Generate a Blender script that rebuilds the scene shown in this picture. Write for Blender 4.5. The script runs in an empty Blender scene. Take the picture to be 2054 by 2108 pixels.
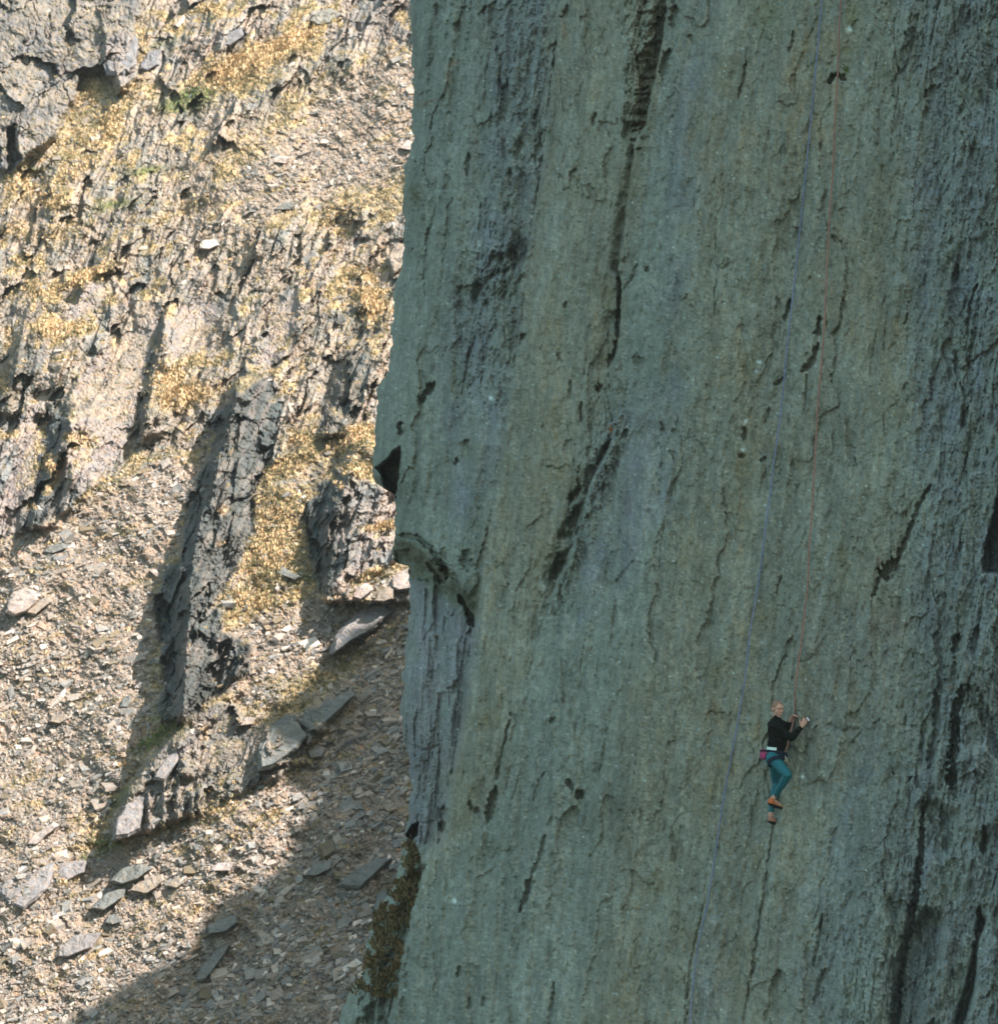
import bpy, bmesh, math, random
import numpy as np
from mathutils import Vector, Matrix

# ---------------------------------------------------------------- camera, sky, sun, exposure
sc = bpy.context.scene
COL = sc.collection
F = 7400.0; W, H = 2054.0, 2108.0; CX, CY = W/2, H/2     # focal length and frame of the photograph, in its pixels
cd = bpy.data.cameras.new('camera'); cam = bpy.data.objects.new('camera', cd); COL.objects.link(cam)
cam.rotation_euler = (math.pi/2, 0, 0)
cd.sensor_fit = 'HORIZONTAL'; cd.sensor_width = 36; cd.lens = F/W*36
cd.clip_start = 0.5; cd.clip_end = 3000
cd.dof.use_dof = True; cd.dof.focus_distance = 50.5; cd.dof.aperture_fstop = cd.lens/1000/0.032
sc.camera = cam

S = Vector((0.58, -0.31, 0.75)).normalized()             # towards the sun
world = bpy.data.worlds.new('World'); sc.world = world; world.use_nodes = True
nt = world.node_tree; bg = nt.nodes['Background']
sky = nt.nodes.new('ShaderNodeTexSky'); sky.sky_type = 'NISHITA'; sky.sun_disc = False
sky.sun_elevation = math.asin(S.z); sky.sun_rotation = math.atan2(S.x, S.y)
sky.air_density = 1.0; sky.dust_density = 2.0; sky.ozone_density = 1.0
wt = nt.nodes.new('ShaderNodeVectorMath'); wt.operation = 'MULTIPLY'; wt.inputs[1].default_value = (.96, 1.03, .78)   # tint added to the sky light for greener, less blue shade
nt.links.new(sky.outputs[0], wt.inputs[0]); nt.links.new(wt.outputs[0], bg.inputs[0]); bg.inputs[1].default_value = 0.12
sd = bpy.data.lights.new('sun', 'SUN'); sun = bpy.data.objects.new('sun', sd); COL.objects.link(sun)
sd.energy = 5.0; sd.angle = math.radians(0.55); sd.color = (1.0, 0.93, 0.84)
sun.rotation_euler = S.to_track_quat('Z', 'Y').to_euler()
sc.view_settings.view_transform = 'Standard'; sc.view_settings.look = 'None'
sc.view_settings.exposure = 1.57; sc.view_settings.gamma = 1.0
sc.cycles.max_bounces = 5; sc.cycles.diffuse_bounces = 3; sc.cycles.volume_bounces = 0

rnd = random.Random(5); RNG = np.random.default_rng(11)

# ---------------------------------------------------------------- numeric helpers
def hsh(ix, iy, seed):
    h = (ix.astype(np.int64)*374761393 + iy.astype(np.int64)*668265263 + seed*982451653) & 0xffffffff
    h = ((h ^ (h >> 13))*1274126177) & 0xffffffff
    h = (h ^ (h >> 16)) & 0xffffffff
    return h.astype(np.float32)/np.float32(4294967296.0)
def noise(x, y, seed=0):
    """gradient noise, about -1..1"""
    x = np.asarray(x, np.float32); y = np.asarray(y, np.float32); x, y = np.broadcast_arrays(x, y)
    x0 = np.floor(x); y0 = np.floor(y); fx = x-x0; fy = y-y0
    ix = x0.astype(np.int64); iy = y0.astype(np.int64)
    u = fx*fx*fx*(fx*(fx*6-15)+10); v = fy*fy*fy*(fy*(fy*6-15)+10)
    def g(dx, dy):
        a = hsh(ix+dx, iy+dy, seed)*np.float32(6.2831853)
        return np.cos(a)*(fx-dx)+np.sin(a)*(fy-dy)
    a = g(0,0); b = g(1,0); c = g(0,1); d = g(1,1)
    return ((a+(b-a)*u)*(1-v)+(c+(d-c)*u)*v)*1.45
def fbm(x, y, seed=0, o=4, gain=.5):
    s = 0; a = 1; t = 0
    for k in range(o):
        s = s+a*noise(x*2.03**k+17.3*k, y*2.03**k-9.1*k, seed+k*13); t += a; a *= gain
    return s/t*1.5
def worley(x, y, seed=0):
    """distance to nearest, second nearest, and the cell's random value"""
    x, y = np.broadcast_arrays(np.asarray(x, np.float32), np.asarray(y, np.float32))
    ix = np.floor(x).astype(np.int64); iy = np.floor(y).astype(np.int64)
    d1 = np.full(x.shape, 9., np.float32); d2 = d1.copy(); cid = np.zeros(x.shape, np.float32)
    for i in (-1,0,1):
        for j in (-1,0,1):
            a = ix+i; b = iy+j
            d = np.hypot(a+hsh(a,b,seed)-x, b+hsh(a,b,seed+7)-y)
            m = d < d1
            d2 = np.where(m, d1, np.minimum(d2, d)); cid = np.where(m, hsh(a,b,seed+3), cid); d1 = np.where(m, d, d1)
    return d1, d2, cid
def facets(x, y, seed=0, tilt=.5):
    """broken planes: every cell is a flat face of its own height and tilt"""
    x, y = np.broadcast_arrays(np.asarray(x, np.float32), np.asarray(y, np.float32))
    ix = np.floor(x).astype(np.int64); iy = np.floor(y).astype(np.int64)
    d1 = np.full(x.shape, 9., np.float32); facez = np.zeros(x.shape, np.float32)
    for i in (-1,0,1):
        for j in (-1,0,1):
            a = ix+i; b = iy+j; dx = x-a-hsh(a,b,seed); dy = y-b-hsh(a,b,seed+7)
            d = np.abs(dx)*.75+np.abs(dy)*.75+.35*np.hypot(dx,dy); m = d < d1
            v = (hsh(a,b,seed+3)-.5)+tilt*((hsh(a,b,seed+5)-.5)*2*dx+(hsh(a,b,seed+9)-.5)*2*dy)
            facez = np.where(m, v, facez); d1 = np.where(m, d, d1)
    return facez
def ss(a, b, x):
    t = np.clip((x-a)/(b-a), 0, 1); return t*t*(3-2*t)
def segdist(X, Y, pts):
    best = np.full(X.shape, 1e9, np.float32); tt = np.zeros(X.shape, np.float32); n = len(pts)-1
    for k in range(n):
        (x0,y0),(x1,y1) = pts[k], pts[k+1]; dx, dy = x1-x0, y1-y0
        t = np.clip(((X-x0)*dx+(Y-y0)*dy)/max(dx*dx+dy*dy,1e-6), 0, 1)
        d = np.hypot(X-x0-t*dx, Y-y0-t*dy); m = d < best
        best = np.where(m, d, best); tt = np.where(m, (k+t)/n, tt)
    return best, tt
def inside(X, Y, poly):
    c = np.zeros(X.shape, bool); n = len(poly)
    for i in range(n):
        (x0,y0),(x1,y1) = poly[i], poly[(i+1)%n]
        if y0 == y1: continue
        c ^= ((y0 > Y) != (y1 > Y)) & (X < (x1-x0)*(Y-y0)/(y1-y0)+x0)
    return c
class Canvas:
    """brushes over a field whose points have picture positions X, Y"""
    def __init__(s, X, Y): s.X, s.Y = X, Y
    def box(s, pts, r):
        p = np.array(pts, float)
        m = (s.X > p[:,0].min()-r) & (s.X < p[:,0].max()+r) & (s.Y > p[:,1].min()-r) & (s.Y < p[:,1].max()+r)
        return np.nonzero(m)
    def stroke(s, A, pts, w, amt, w2=None, soft=1.3):
        w2 = w if w2 is None else w2; r = max(w, w2)*(1+soft)
        I = s.box(pts, r*1.6); d, t = segdist(s.X[I], s.Y[I], pts); ww = (w+(w2-w)*t)*.5
        ww = ww*np.clip(1+.75*noise(s.X[I]/7, s.Y[I]/11, 77), .15, 2)
        ww = ww*(1-.7*np.maximum(ss(.12,0,t), ss(.9,1,t)))
        A[I] += amt*(1-ss(ww, ww*(1+soft)+.8, d))
    def pmask(s, poly, soft):
        I = s.box(poly, soft*2)
        x, y = s.X[I], s.Y[I]; d, _ = segdist(x, y, list(poly)+[poly[0]])
        d = np.where(inside(x, y, poly), d, -d)
        return I, ss(-soft, soft, d)
    def poly(s, A, poly, amt, soft=6):
        I, m = s.pmask(poly, soft); A[I] += amt*m
    def mix(s, A, poly, col, amt, soft=12):
        I, m = s.pmask(poly, soft); m = (m*amt)[:,None]; A[I] = A[I]*(1-m)+np.array(col, np.float32)*m
    def blob(s, A, x, y, rx, ry, amt, ang=0):
        r = max(rx, ry)*2.5; I = s.box([(x,y)], r); dx = s.X[I]-x; dy = s.Y[I]-y
        c, q = math.cos(math.radians(ang)), math.sin(math.radians(ang))
        u = (dx*c-dy*q)/rx; v = (dx*q+dy*c)/ry
        A[I] += amt*np.exp(-(u*u+v*v))
def ramp_axis(segs):
    out = []
    for a, b, st in segs: out.append(np.arange(a, b, st))
    return np.concatenate(out+[[segs[-1][1]]]).astype(np.float32)
def unproj(X, Y, D):
    return np.stack([(X-CX)/F*D, D, (CY-Y)/F*D], -1)
def rs(x, y, ox, oy, k):                                  # zoomed view -> photograph
    return (ox+x*k, oy+y*k)
def Z(ox, oy, k, *p): return [rs(a, b, ox, oy, k) for a, b in p]

# ---------------------------------------------------------------- object helpers
def tag(o, label=None, cat=None, group=None, kind=None):
    if label: o['label'] = label
    if cat: o['category'] = cat
    if group: o['group'] = group
    if kind: o['kind'] = kind
    return o
def link(name, me, mat=None, parent=None):
    o = bpy.data.objects.new(name, me); COL.objects.link(o)
    if mat: me.materials.append(mat)
    if parent: o.parent = parent
    return o
def mesh_np(name, V, Fq, col=None, smooth=False):
    """bulk mesh from vertex array and face array (all tris or all quads)"""
    me = bpy.data.meshes.new(name); V = np.ascontiguousarray(V, np.float32).reshape(-1, 3)
    Fq = np.ascontiguousarray(Fq, np.int32); n, k = Fq.shape
    me.vertices.add(len(V)); me.vertices.foreach_set('co', V.ravel())
    me.loops.add(n*k); me.loops.foreach_set('vertex_index', Fq.ravel())
    me.polygons.add(n); me.polygons.foreach_set('loop_start', np.arange(0, n*k, k, dtype=np.int32))
    me.polygons.foreach_set('use_smooth', np.full(n, smooth))
    if col is not None:
        a = me.color_attributes.new('tint', 'FLOAT_COLOR', 'POINT')
        c = np.ones((len(V), 4), np.float32); c[:, :3] = np.clip(col.reshape(-1, 3), 0.004, 1)
        a.data.foreach_set('color', c.ravel())
    me.update(calc_edges=True); me.validate()
    return me
def gridfaces(ny, nx):
    i = np.arange(ny*nx).reshape(ny, nx)
    return np.stack([i[:-1,:-1], i[1:,:-1], i[1:,1:], i[:-1,1:]], -1).reshape(-1, 4)

def rock_mat(name, grain, contrast, bump, rough=.92, stretch=(1,1,1), bumpscale=None, spec=.25, flecks=0):
    """mineral tint carried by the mesh, broken up by procedural grain"""
    m = bpy.data.materials.new(name); m.use_nodes = True; t = m.node_tree; N = t.nodes; L = t.links
    b = N['Principled BSDF']; b.inputs['Roughness'].default_value = rough
    b.inputs['Specular IOR Level'].default_value = spec
    at = N.new('ShaderNodeAttribute'); at.attribute_name = 'tint'
    tc = N.new('ShaderNodeTexCoord'); mp = N.new('ShaderNodeMapping'); mp.inputs['Scale'].default_value = stretch
    L.new(tc.outputs['Object'], mp.inputs[0])
    n1 = N.new('ShaderNodeTexNoise'); n1.inputs['Scale'].default_value = grain; n1.inputs['Detail'].default_value = 4
    n1.inputs['Roughness'].default_value = .65; L.new(mp.outputs[0], n1.inputs[0])
    n2 = N.new('ShaderNodeTexNoise'); n2.inputs['Scale'].default_value = grain*.22; n2.inputs['Detail'].default_value = 5
    L.new(mp.outputs[0], n2.inputs[0])
    ad = N.new('ShaderNodeMath'); ad.operation = 'ADD'; L.new(n1.outputs[0], ad.inputs[0]); L.new(n2.outputs[0], ad.inputs[1])
    mr = N.new('ShaderNodeMapRange'); mr.inputs[1].default_value = .6; mr.inputs[2].default_value = 1.4
    mr.inputs[3].default_value = 1-contrast; mr.inputs[4].default_value = 1+contrast
    L.new(ad.outputs[0], mr.inputs[0])
    mx = N.new('ShaderNodeVectorMath'); mx.operation = 'SCALE'
    L.new(at.outputs['Color'], mx.inputs[0]); L.new(mr.outputs[0], mx.inputs['Scale'])
    out = mx.outputs[0]
    # faint hue drift: the grain shifts between warm and cool minerals
    hu = N.new('ShaderNodeTexNoise'); hu.inputs['Scale'].default_value = grain*.5; hu.inputs['Detail'].default_value = 3
    L.new(tc.outputs['Object'], hu.inputs[0])
    rp = N.new('ShaderNodeValToRGB'); rp.color_ramp.elements[0].position = .35; rp.color_ramp.elements[1].position = .65
    rp.color_ramp.elements[0].color = (.90,.98,1.06,1); rp.color_ramp.elements[1].color = (1.08,1.0,.92,1)
    L.new(hu.outputs[0], rp.inputs[0])
    mm = N.new('ShaderNodeVectorMath'); mm.operation = 'MULTIPLY'; L.new(out, mm.inputs[0]); L.new(rp.outputs[0], mm.inputs[1]); out = mm.outputs[0]
    if flecks:
        vo = N.new('ShaderNodeTexVoronoi'); vo.inputs['Scale'].default_value = flecks; L.new(tc.outputs['Object'], vo.inputs[0])
        cr = N.new('ShaderNodeMapRange'); cr.inputs[1].default_value = .10; cr.inputs[2].default_value = .20
        cr.inputs[3].default_value = 1; cr.inputs[4].default_value = 0; L.new(vo.outputs['Distance'], cr.inputs[0])
        sep = N.new('ShaderNodeSeparateColor'); L.new(vo.outputs['Color'], sep.inputs[0])
        gt = N.new('ShaderNodeMath'); gt.operation = 'GREATER_THAN'; gt.inputs[1].default_value = .72; L.new(sep.outputs[0], gt.inputs[0])
        ml = N.new('ShaderNodeMath'); ml.operation = 'MULTIPLY'; L.new(gt.outputs[0], ml.inputs[0]); L.new(cr.outputs[0], ml.inputs[1])
        ml2 = N.new('ShaderNodeMath'); ml2.operation = 'MULTIPLY'; ml2.inputs[1].default_value = .55; L.new(ml.outputs[0], ml2.inputs[0])
        mc = N.new('ShaderNodeMix'); mc.data_type = 'RGBA'; L.new(ml2.outputs[0], mc.inputs[0]); L.new(out, mc.inputs[6])
        mc.inputs[7].default_value = (.50,.56,.54,1); out = mc.outputs[2]
    L.new(out, b.inputs['Base Color'])
    bp = N.new('ShaderNodeBump'); bp.inputs['Strength'].default_value = bump; bp.inputs['Distance'].default_value = bumpscale or .02
    L.new(ad.outputs[0], bp.inputs['Height']); L.new(bp.outputs[0], b.inputs['Normal'])
    return m
def plain_mat(name, col, rough=.8, grain=60, contrast=.2, bump=.3, spec=.3, sheen=0):
    m = bpy.data.materials.new(name); m.use_nodes = True; t = m.node_tree; N = t.nodes; L = t.links
    b = N['Principled BSDF']; b.inputs['Roughness'].default_value = rough; b.inputs['Specular IOR Level'].default_value = spec
    if sheen: b.inputs['Sheen Weight'].default_value = sheen
    tc = N.new('ShaderNodeTexCoord')
    n1 = N.new('ShaderNodeTexNoise'); n1.inputs['Scale'].default_value = grain; n1.inputs['Detail'].default_value = 4
    L.new(tc.outputs['Object'], n1.inputs[0])
    rp = N.new('ShaderNodeValToRGB'); c = np.array(col)
    rp.color_ramp.elements[0].position = .3; rp.color_ramp.elements[1].position = .7
    rp.color_ramp.elements[0].color = (*(c*(1-contrast)), 1); rp.color_ramp.elements[1].color = (*np.minimum(c*(1+contrast),1), 1)
    L.new(n1.outputs[0], rp.inputs[0]); L.new(rp.outputs[0], b.inputs['Base Color'])
    bp = N.new('ShaderNodeBump'); bp.inputs['Strength'].default_value = bump; bp.inputs['Distance'].default_value = .01
    L.new(n1.outputs[0], bp.inputs['Height']); L.new(bp.outputs[0], b.inputs['Normal'])
    return m

# =================================================================== THE CLIFF
WN = np.array([-.80, -.58, .16]); WN = WN/np.linalg.norm(WN)
_r = np.array([(1608-CX)/F, 1, (CY-1663)/F]); WC = float(WN@_r)*50.12
def wall_plane(X, Y):
    return WC/(WN[0]*(X-CX)/F + WN[1] + WN[2]*(CY-Y)/F)

EDGE = [(-900,850),(-300,848),(0,845),(66,847),(147,850),(220,850),(287,850),(315,842),(342,832),(441,831),(515,830),(559,826),(573,816),(625,812),(700,806),
 (762,801),(790,782),(803,775),(860,774),(906,773),(972,764),(990,769),(1000,782),(1010,800),(1018,811),(1053,815),(1104,810),(1137,808),(1152,812),(1160,820),(1165,843),
 (1214,844),(1288,839),(1400,829),(1492,826),(1536,832),(1554,845),(1620,845),(1696,840),(1712,836),(1760,830),(1820,815),(1870,780),(1920,760),(1985,750),(2020,738),(2050,715),(2108,700),(2300,660),(2900,600)]
wy = ramp_axis([(-1500,-500,20),(-500,-30,5),(-30,2140,2.1),(2140,2300,6),(2300,2900,25)])
ww = ramp_axis([(0,1240,2.1),(1240,1720,4),(1720,2600,16)])
e = np.interp(wy, [a for a,_ in EDGE], [b for _,b in EDGE]).astype(np.float32)
e += noise(wy/9, wy*0+.5, 3)*2.4 + noise(wy/31, wy*0+.5, 4)*3.4 + (hsh(np.floor(wy/23).astype(np.int64), np.zeros(len(wy), np.int64), 9)-.5)*5
X = 845+(e[:,None]-845)*(1-ss(60,420,ww)[None,:])+ww[None,:]; X = X.astype(np.float32); Y = np.repeat(wy[:,None], len(ww), 1)
# wandering of the outlines of every crack and step
jx = noise(X/13, Y/17, 21)*2.6 + noise(X/5, Y/6, 22)*1.2; jy = noise(X/13, Y/17, 23)*3.0 + noise(X/5, Y/6, 24)*1.2
C = Canvas(X+jx, Y+jy)
A_ = X+.10*Y+.00002*(Y-1000)**2*0; B_ = Y
rough = np.zeros(X.shape, np.float32)
C.poly(rough, [(1830,-100),(2500,-100),(2500,2500),(1700,2500),(1760,1900),(1840,1600),(1880,1300),(1900,1000),(1900,600)], 0.75, 120)
C.poly(rough, [(1000,-50),(1140,-50),(1120,300),(1075,560),(1070,700),(1040,850),(940,850),(930,600),(1000,400)], .9, 25)
C.poly(rough, [(840,-50),(985,-50),(960,250),(860,520),(830,520)], .5, 20)
C.poly(rough, [(1240,800),(1300,780),(1290,900),(1240,980),(1190,1050),(1180,960)], .9, 15)
C.poly(rough, [(690,1700),(860,1700),(850,1900),(810,2120),(680,2120)], 1.4, 20)
C.poly(rough, [(1290,-60),(1378,-60),(1330,280),(1275,290)], 1.5, 8); C.poly(rough, [(968,590),(1000,520),(1060,480),(1095,500),(1080,560),(1000,640)], 1.3, 10); C.poly(rough, [(1150,1300),(1110,1250),(1190,960),(1270,860),(1270,960),(1200,1150)], .9, 14)
h = .30*fbm(A_/260, B_/1100, 31, 3) + .09*fbm(A_/75, B_/300, 33, 4)
h += (.062+.06*rough)*fbm(A_/24, B_/95, 35, 4)
h += (.032+.03*rough)*fbm(A_/9, B_/22, 37, 3)
h += (.016+.014*rough)*fbm(X/3.4, Y/4.6, 39, 2)
# long wandering cleavage cracks and hairlines that come and go
for sx, sy, wd_, dp, sd_, th in ((70,420,.050,.13,501,.15),(34,230,.060,.09,511,.05),(17,120,.075,.055,521,.0),(9,60,.10,.03,531,.0)):
    q = np.abs(noise((X+.12*Y)/sx, Y/sy, sd_)); on = ss(th, th+.3, .8*fbm(X/110, Y/210, sd_+2, 3)-.22+.62*rough)
    h -= dp*.7*ss(wd_, 0, q)*on
# slabby plates and broken faces, long down the cleavage
h += (.11+.13*rough)*facets(A_/64+fbm(X/70,Y/90,51)*.3, B_/230+fbm(X/70,Y/90,53)*.3, 55)
h += (.035+.09*rough)*facets(A_/22+noise(X/30,Y/40,61)*.3, B_/62+noise(X/30,Y/40,63)*.3, 65)
h += (.016+.045*rough)*facets(A_/9, B_/19+noise(X/30,Y/40,67)*.3, 69)
rib = fbm((X+.16*Y)/46, Y/330, 71, 3); h += rough*(.05+.13*ss(1640,1820,X))*(1-np.abs(rib))
sw_ = np.zeros(X.shape, np.float32); C.poly(sw_, [(842,1180),(985,1290),(960,1420),(905,1740),(850,1740),(820,1560),(830,1300)], 1, 14)
h += sw_*(.10*facets((X+.03*Y)/19, Y/190, 72, .9)+.10*facets((X+.03*Y)/8, Y/70, 73, .6))
# rounding at the left arete
es = np.interp(wy, [a for a,_ in EDGE], [b for _,b in EDGE])
es = np.convolve(np.pad(es, 12, mode='edge'), np.ones(25)/25, 'valid').astype(np.float32)
h += .11*fbm((X+.05*Y)/26, Y/900, 41, 3)*ss(1180,1050,X)+.05*fbm((X+.11*Y)/40, Y/1200, 43, 3)
w_ = np.maximum(X-es[:,None], -6); h -= .9*np.exp(-w_/16) + .5*np.exp(-w_/70)

def LN(*p): return list(p)
# -- big steps: ground left of a line lies back
step1 = [(1150,-60),(1146,74),(1119,312),(1093,478),(1064,588),(1066,700),(1041,847),(1034,939),(1016,1031),(994,1178),(979,1288),(966,1400),(944,1547),(931,1620),(920,1712),(902,1750),(868,1815),(848,1878),(838,1933),(828,1973),(820,2043),(808,2108),(790,2200)]
def left_of(line, soft):
    ys = np.array([p[1] for p in line]); xs = np.array([p[0] for p in line])
    lx = np.interp(C.Y, ys, xs); return ss(soft, -soft, C.X-lx)
L1 = left_of(step1, 7)
env = ss(1180,1290,Y)
h -= L1*(.26+.50*env)
h -= left_of([(975,-60),(972,92),(964,180),(950,300),(945,420)], 8)*.22*ss(420,200,Y)
# smooth pillar bulging between the two joints
px_l = np.interp(Y, [p[1] for p in step1], [p[0] for p in step1])
step2 = [(1376,-60),(1372,0),(1361,92),(1343,176),(1328,257),(1306,294),(1302,331),(1295,390),(1288,441),(1280,496),(1273,551),(1277,599),(1273,700),(1266,729),(1255,755),(1262,840),(1262,900),(1232,961),(1212,1000),(1200,1060),(1186,1104),(1166,1160),(1144,1200),(1128,1254),(1111,1303),(1085,1400),(1060,1500),(1040,1700)]
px_r = np.interp(Y, [p[1] for p in step2], [p[0] for p in step2])
L2 = left_of(step2, 5)
h -= L2*.42*ss(1480,1150,Y)
C.stroke(h, step2[:-2], 3, -.10, 4); C.stroke(h, step1[:12], 2.5, -.10, 3)
h -= left_of([(930,-60),(925,110),(903,180),(912,300),(908,440),(880,500),(872,640),(868,760)], 6)*.22*ss(760,600,Y)
# -- dark corner running down from the top, with blocks in it
def corner(y0, y1, wd_, amt):
    d = px_r+jx*0-C.X; env_ = ss(y0-8, y0+8, C.Y)*ss(y1+8, y1-8, C.Y)
    return -amt*env_*np.where(d > -2, ss(wd_, 0, d), 0)
h += corner(-60, 262, 44, .36)+corner(255, 305, 26, .22)+corner(300, 396, 20, .30)+corner(398, 560, 26, .36)+corner(556, 640, 9, .22)+corner(640, 760, 40, .25)+corner(960, 1320, 50, .28)
yy = 8
while yy < 300:                                       # blocks jammed in the corner
    xx = np.interp(yy, [0,92,257,300],[1338,1333,1310,1300])+rnd.uniform(-5,5); st = rnd.uniform(9,26)
    C.blob(h, xx, yy+st*.4, rnd.uniform(12,22), st*.45, rnd.uniform(.05,.22), rnd.uniform(0,25))
    C.stroke(h, [(xx-rnd.uniform(8,24),yy+st*.9),(xx+rnd.uniform(8,22),yy+st*.9-rnd.uniform(0,8))], 2.5, -rnd.uniform(.04,.16)); yy += st
for pts, a, b, dep in [
 ([(1274,560),(1277,599),(1273,700),(1266,729),(1252,755)], 4, 9, -.5), ([(1312,545),(1300,575),(1278,602)], 3, 3, -.2),
 ([(1392,10),(1384,56)], 9, 11, -.5), ([(1377,102),(1371,120),(1363,156)], 9, 12, -.5),
 ([(1635,64),(1631,86),(1624,106)], 3, 5, -.3), ([(1535,125),(1531,158),(1518,204)], 3, 4, -.3),
 ([(1706,170),(1713,158),(1722,154),(1733,156),(1740,164)], 7, 7, -.8), ([(1627,616),(1621,640),(1613,659)], 4, 6, -.4),
 ([(1688,650),(1683,690)], 5, 10, -.5), ([(1712,484),(1729,501)], 4, 7, -.3), ([(1475,545),(1490,553),(1503,540)], 3, 3, -.15),
 ([(1973,548),(1962,582)], 7, 9, -.5), ([(2012,585),(1998,620),(1990,680)], 4, 5, -.4),
 ([(1683,707),(1672,747),(1651,764)], 6, 8, -.5), ([(1660,770),(1655,850)],4,3,-.2), ([(1615,779),(1593,793)], 5, 4, -.3), ([(1532,879),(1531,908)], 5, 6, -.35),
 ([(1530,932),(1522,941)], 5, 6, -.3), ([(1583,840),(1576,872)], 4, 4, -.3), ([(1575,941),(1567,950)], 7, 5, -.3),
 ([(1916,997),(1894,1033),(1869,1105),(1848,1151)], 4, 10, -.5), ([(1848,1151),(1830,1172),(1812,1189)], 16, 18, -.9), ([(1812,1187),(1794,1230)], 7, 3, -.4),
 ([(1608,1184),(1597,1227)], 3, 3, -.25), ([(1991,840),(1980,879)], 9, 7, -.5), ([(1973,1302),(1962,1345)], 8, 8, -.6), ([(2012,1290),(2003,1345)], 10, 8, -.5),
 ([(2016,600),(2005,680),(1992,760)], 5, 5, -.3), ([(1964,720),(1968,770)], 6, 5, -.35),
 ([(1592,1701),(1581,1780),(1563,1900),(1545,2016),(1524,2140)], 3.5, 3.5, -.22), ([(1450,1860),(1434,1925),(1419,1998),(1408,2130)], 3, 3, -.2),
 ([(1722,1704),(1708,1759)], 6, 8, -.2), ([(1693,1882),(1675,1987)], 4, 4, -.3), ([(1697,1994),(1675,2070)], 4, 6, -.3), ([(1560,1975),(1548,2005)], 5, 6, -.2),
 ([(1745,1545),(1770,1510)], 4, 4, -.12), ([(1700,1492),(1735,1505),(1768,1500)], 4, 4, -.12),
 ([(1900,1640),(1896,1748),(1885,1846),(1867,1925),(1846,1998),(1842,2140)], 6, 16, -.9),
 ([(2026,1700),(2024,1755)], 7, 9, -.7), ([(1975,1500),(1960,1560),(1965,1640)], 10, 14, -.5), ([(1925,1420),(1930,1500),(1912,1580)], 8, 12, -.5),
 ([(1940,1660),(1950,1740),(1968,1760)], 14, 18, -.5), ([(1830,1850),(1840,1900)], 12, 10, -.4), ([(1990,1410),(2030,1480),(2050,1560)], 18, 14, -.5),
 ([(1049,1481),(1034,1547),(1023,1606)], 3, 5, -.35), ([(1020,1620),(1012,1657),(1004,1690)], 8, 15, -.7), ([(1046,1470),(1060,1474),(1064,1486)], 5, 4, -.3),
 ([(1122,1720),(1111,1768),(1096,1800)], 4, 9, -.35), ([(1094,1806),(1082,1848),(1069,1876)], 10, 6, -.6),
 ([(1163,1606),(1174,1617),(1178,1625)], 7, 7, -.5), ([(1190,1630),(1197,1642)], 14, 12, -.6), ([(966,1650),(968,1666)], 6, 6, -.4), ([(978,1672),(984,1665)], 8, 7, -.4),
 ([(1120,1590),(1105,1630),(1100,1650)], 6, 7, -.2), ([(1140,1478),(1133,1490)], 7, 6, -.35),
 ([(913,1661),(910,1712)], 8, 9, -.7), ([(946,1990),(944,2010)], 8, 6, -.4), ([(967,2055),(964,2080)], 5, 5, -.3), ([(998,2055),(993,2075)], 8, 6, -.3), ([(1141,2025),(1130,2120)], 4, 6, -.3),
 ([(893,786),(880,807),(862,828)], 8, 9, -.9), ([(825,870),(824,895)], 8, 8, -.7), ([(957,905),(962,918)], 8, 9, -.3), ([(940,944),(938,958)], 4, 5, -.4),
 ([(962,1134),(958,1150),(966,1175)], 14, 16, -.5), ([(1173,785),(1172,825)], 4, 4, -.25), ([(1196,828),(1196,869)], 4, 5, -.35), ([(1228,802),(1238,795)], 9, 10, -.6),
 ([(1303,738),(1325,745)], 12, 12, -.35), ([(1290,884),(1282,900)], 6, 6, -.4), ([(1272,950),(1262,970)],4,4,-.2),
 ([(1045,162),(1040,200),(1034,235),(1027,279)], 9, 11, -.35), ([(1225,232),(1220,257)], 5, 5, -.35), ([(1187,345),(1172,364)], 4, 6, -.35),
 ([(1144,85),(1142,120),(1144,154)], 9, 7, -.4), ([(1105,230),(1110,300),(1100,330)], 10, 10, -.35), ([(1066,290),(1062,330)], 9, 7, -.3), ([(1050,350),(1053,400),(1040,440)], 6, 6, -.3),
 ([(1328,557),(1333,553)], 9, 9, -.4), ([(964,316),(960,362)], 5, 5, -.35), ([(882,470),(876,540),(874,610)], 4, 5, -.3), ([(1168,618),(1160,632)], 5, 5, -.3),
 ([(1010,455),(1016,500)], 5, 6, -.3), ([(990,420),(992,450),(984,480)], 6, 5, -.3), ([(1073,690),(1080,695)], 10, 8, -.5), ([(1040,600),(1020,660),(1030,690)], 7, 6, -.25),
 ([(835,1530),(870,1545),(905,1535)], 4, 3, -.2), ([(1168,10),(1160,40)], 8, 8, -.4), ([(1000,10),(995,30)], 8, 6, -.35), ([(850,1700),(900,1690)],4,3,-.15),
 ([(1420,70),(1428,90)], 5, 6, -.2), ([(1755,60),(1765,40)],8,6,-.25), ([(1640,1290),(1632,1400)],3,3,-.1),
 ([(1345,1000),(1335,1060)],4,3,-.08),([(1400,1700),(1385,1790)],4,3,-.10),([(1250,1500),(1235,1590)],4,3,-.10),([(1300,1250),(1285,1330)],4,3,-.08)]:
    C.stroke(h, pts, a*.8, dep*.40, b*.8)
k5 = lambda *p: Z(740, 0, .3676, *p)
k8 = lambda *p: Z(740, 700, .3676, *p)
kb = lambda *p: Z(1400, 1400, .3623, *p)
C.poly(h, k5((925,1345),(850,1390),(780,1440),(800,1500),(720,1560),(640,1600),(620,1650),(650,1690),(700,1620),(740,1560),(830,1530),(890,1490),(948,1400)), -.30, 9)
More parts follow.
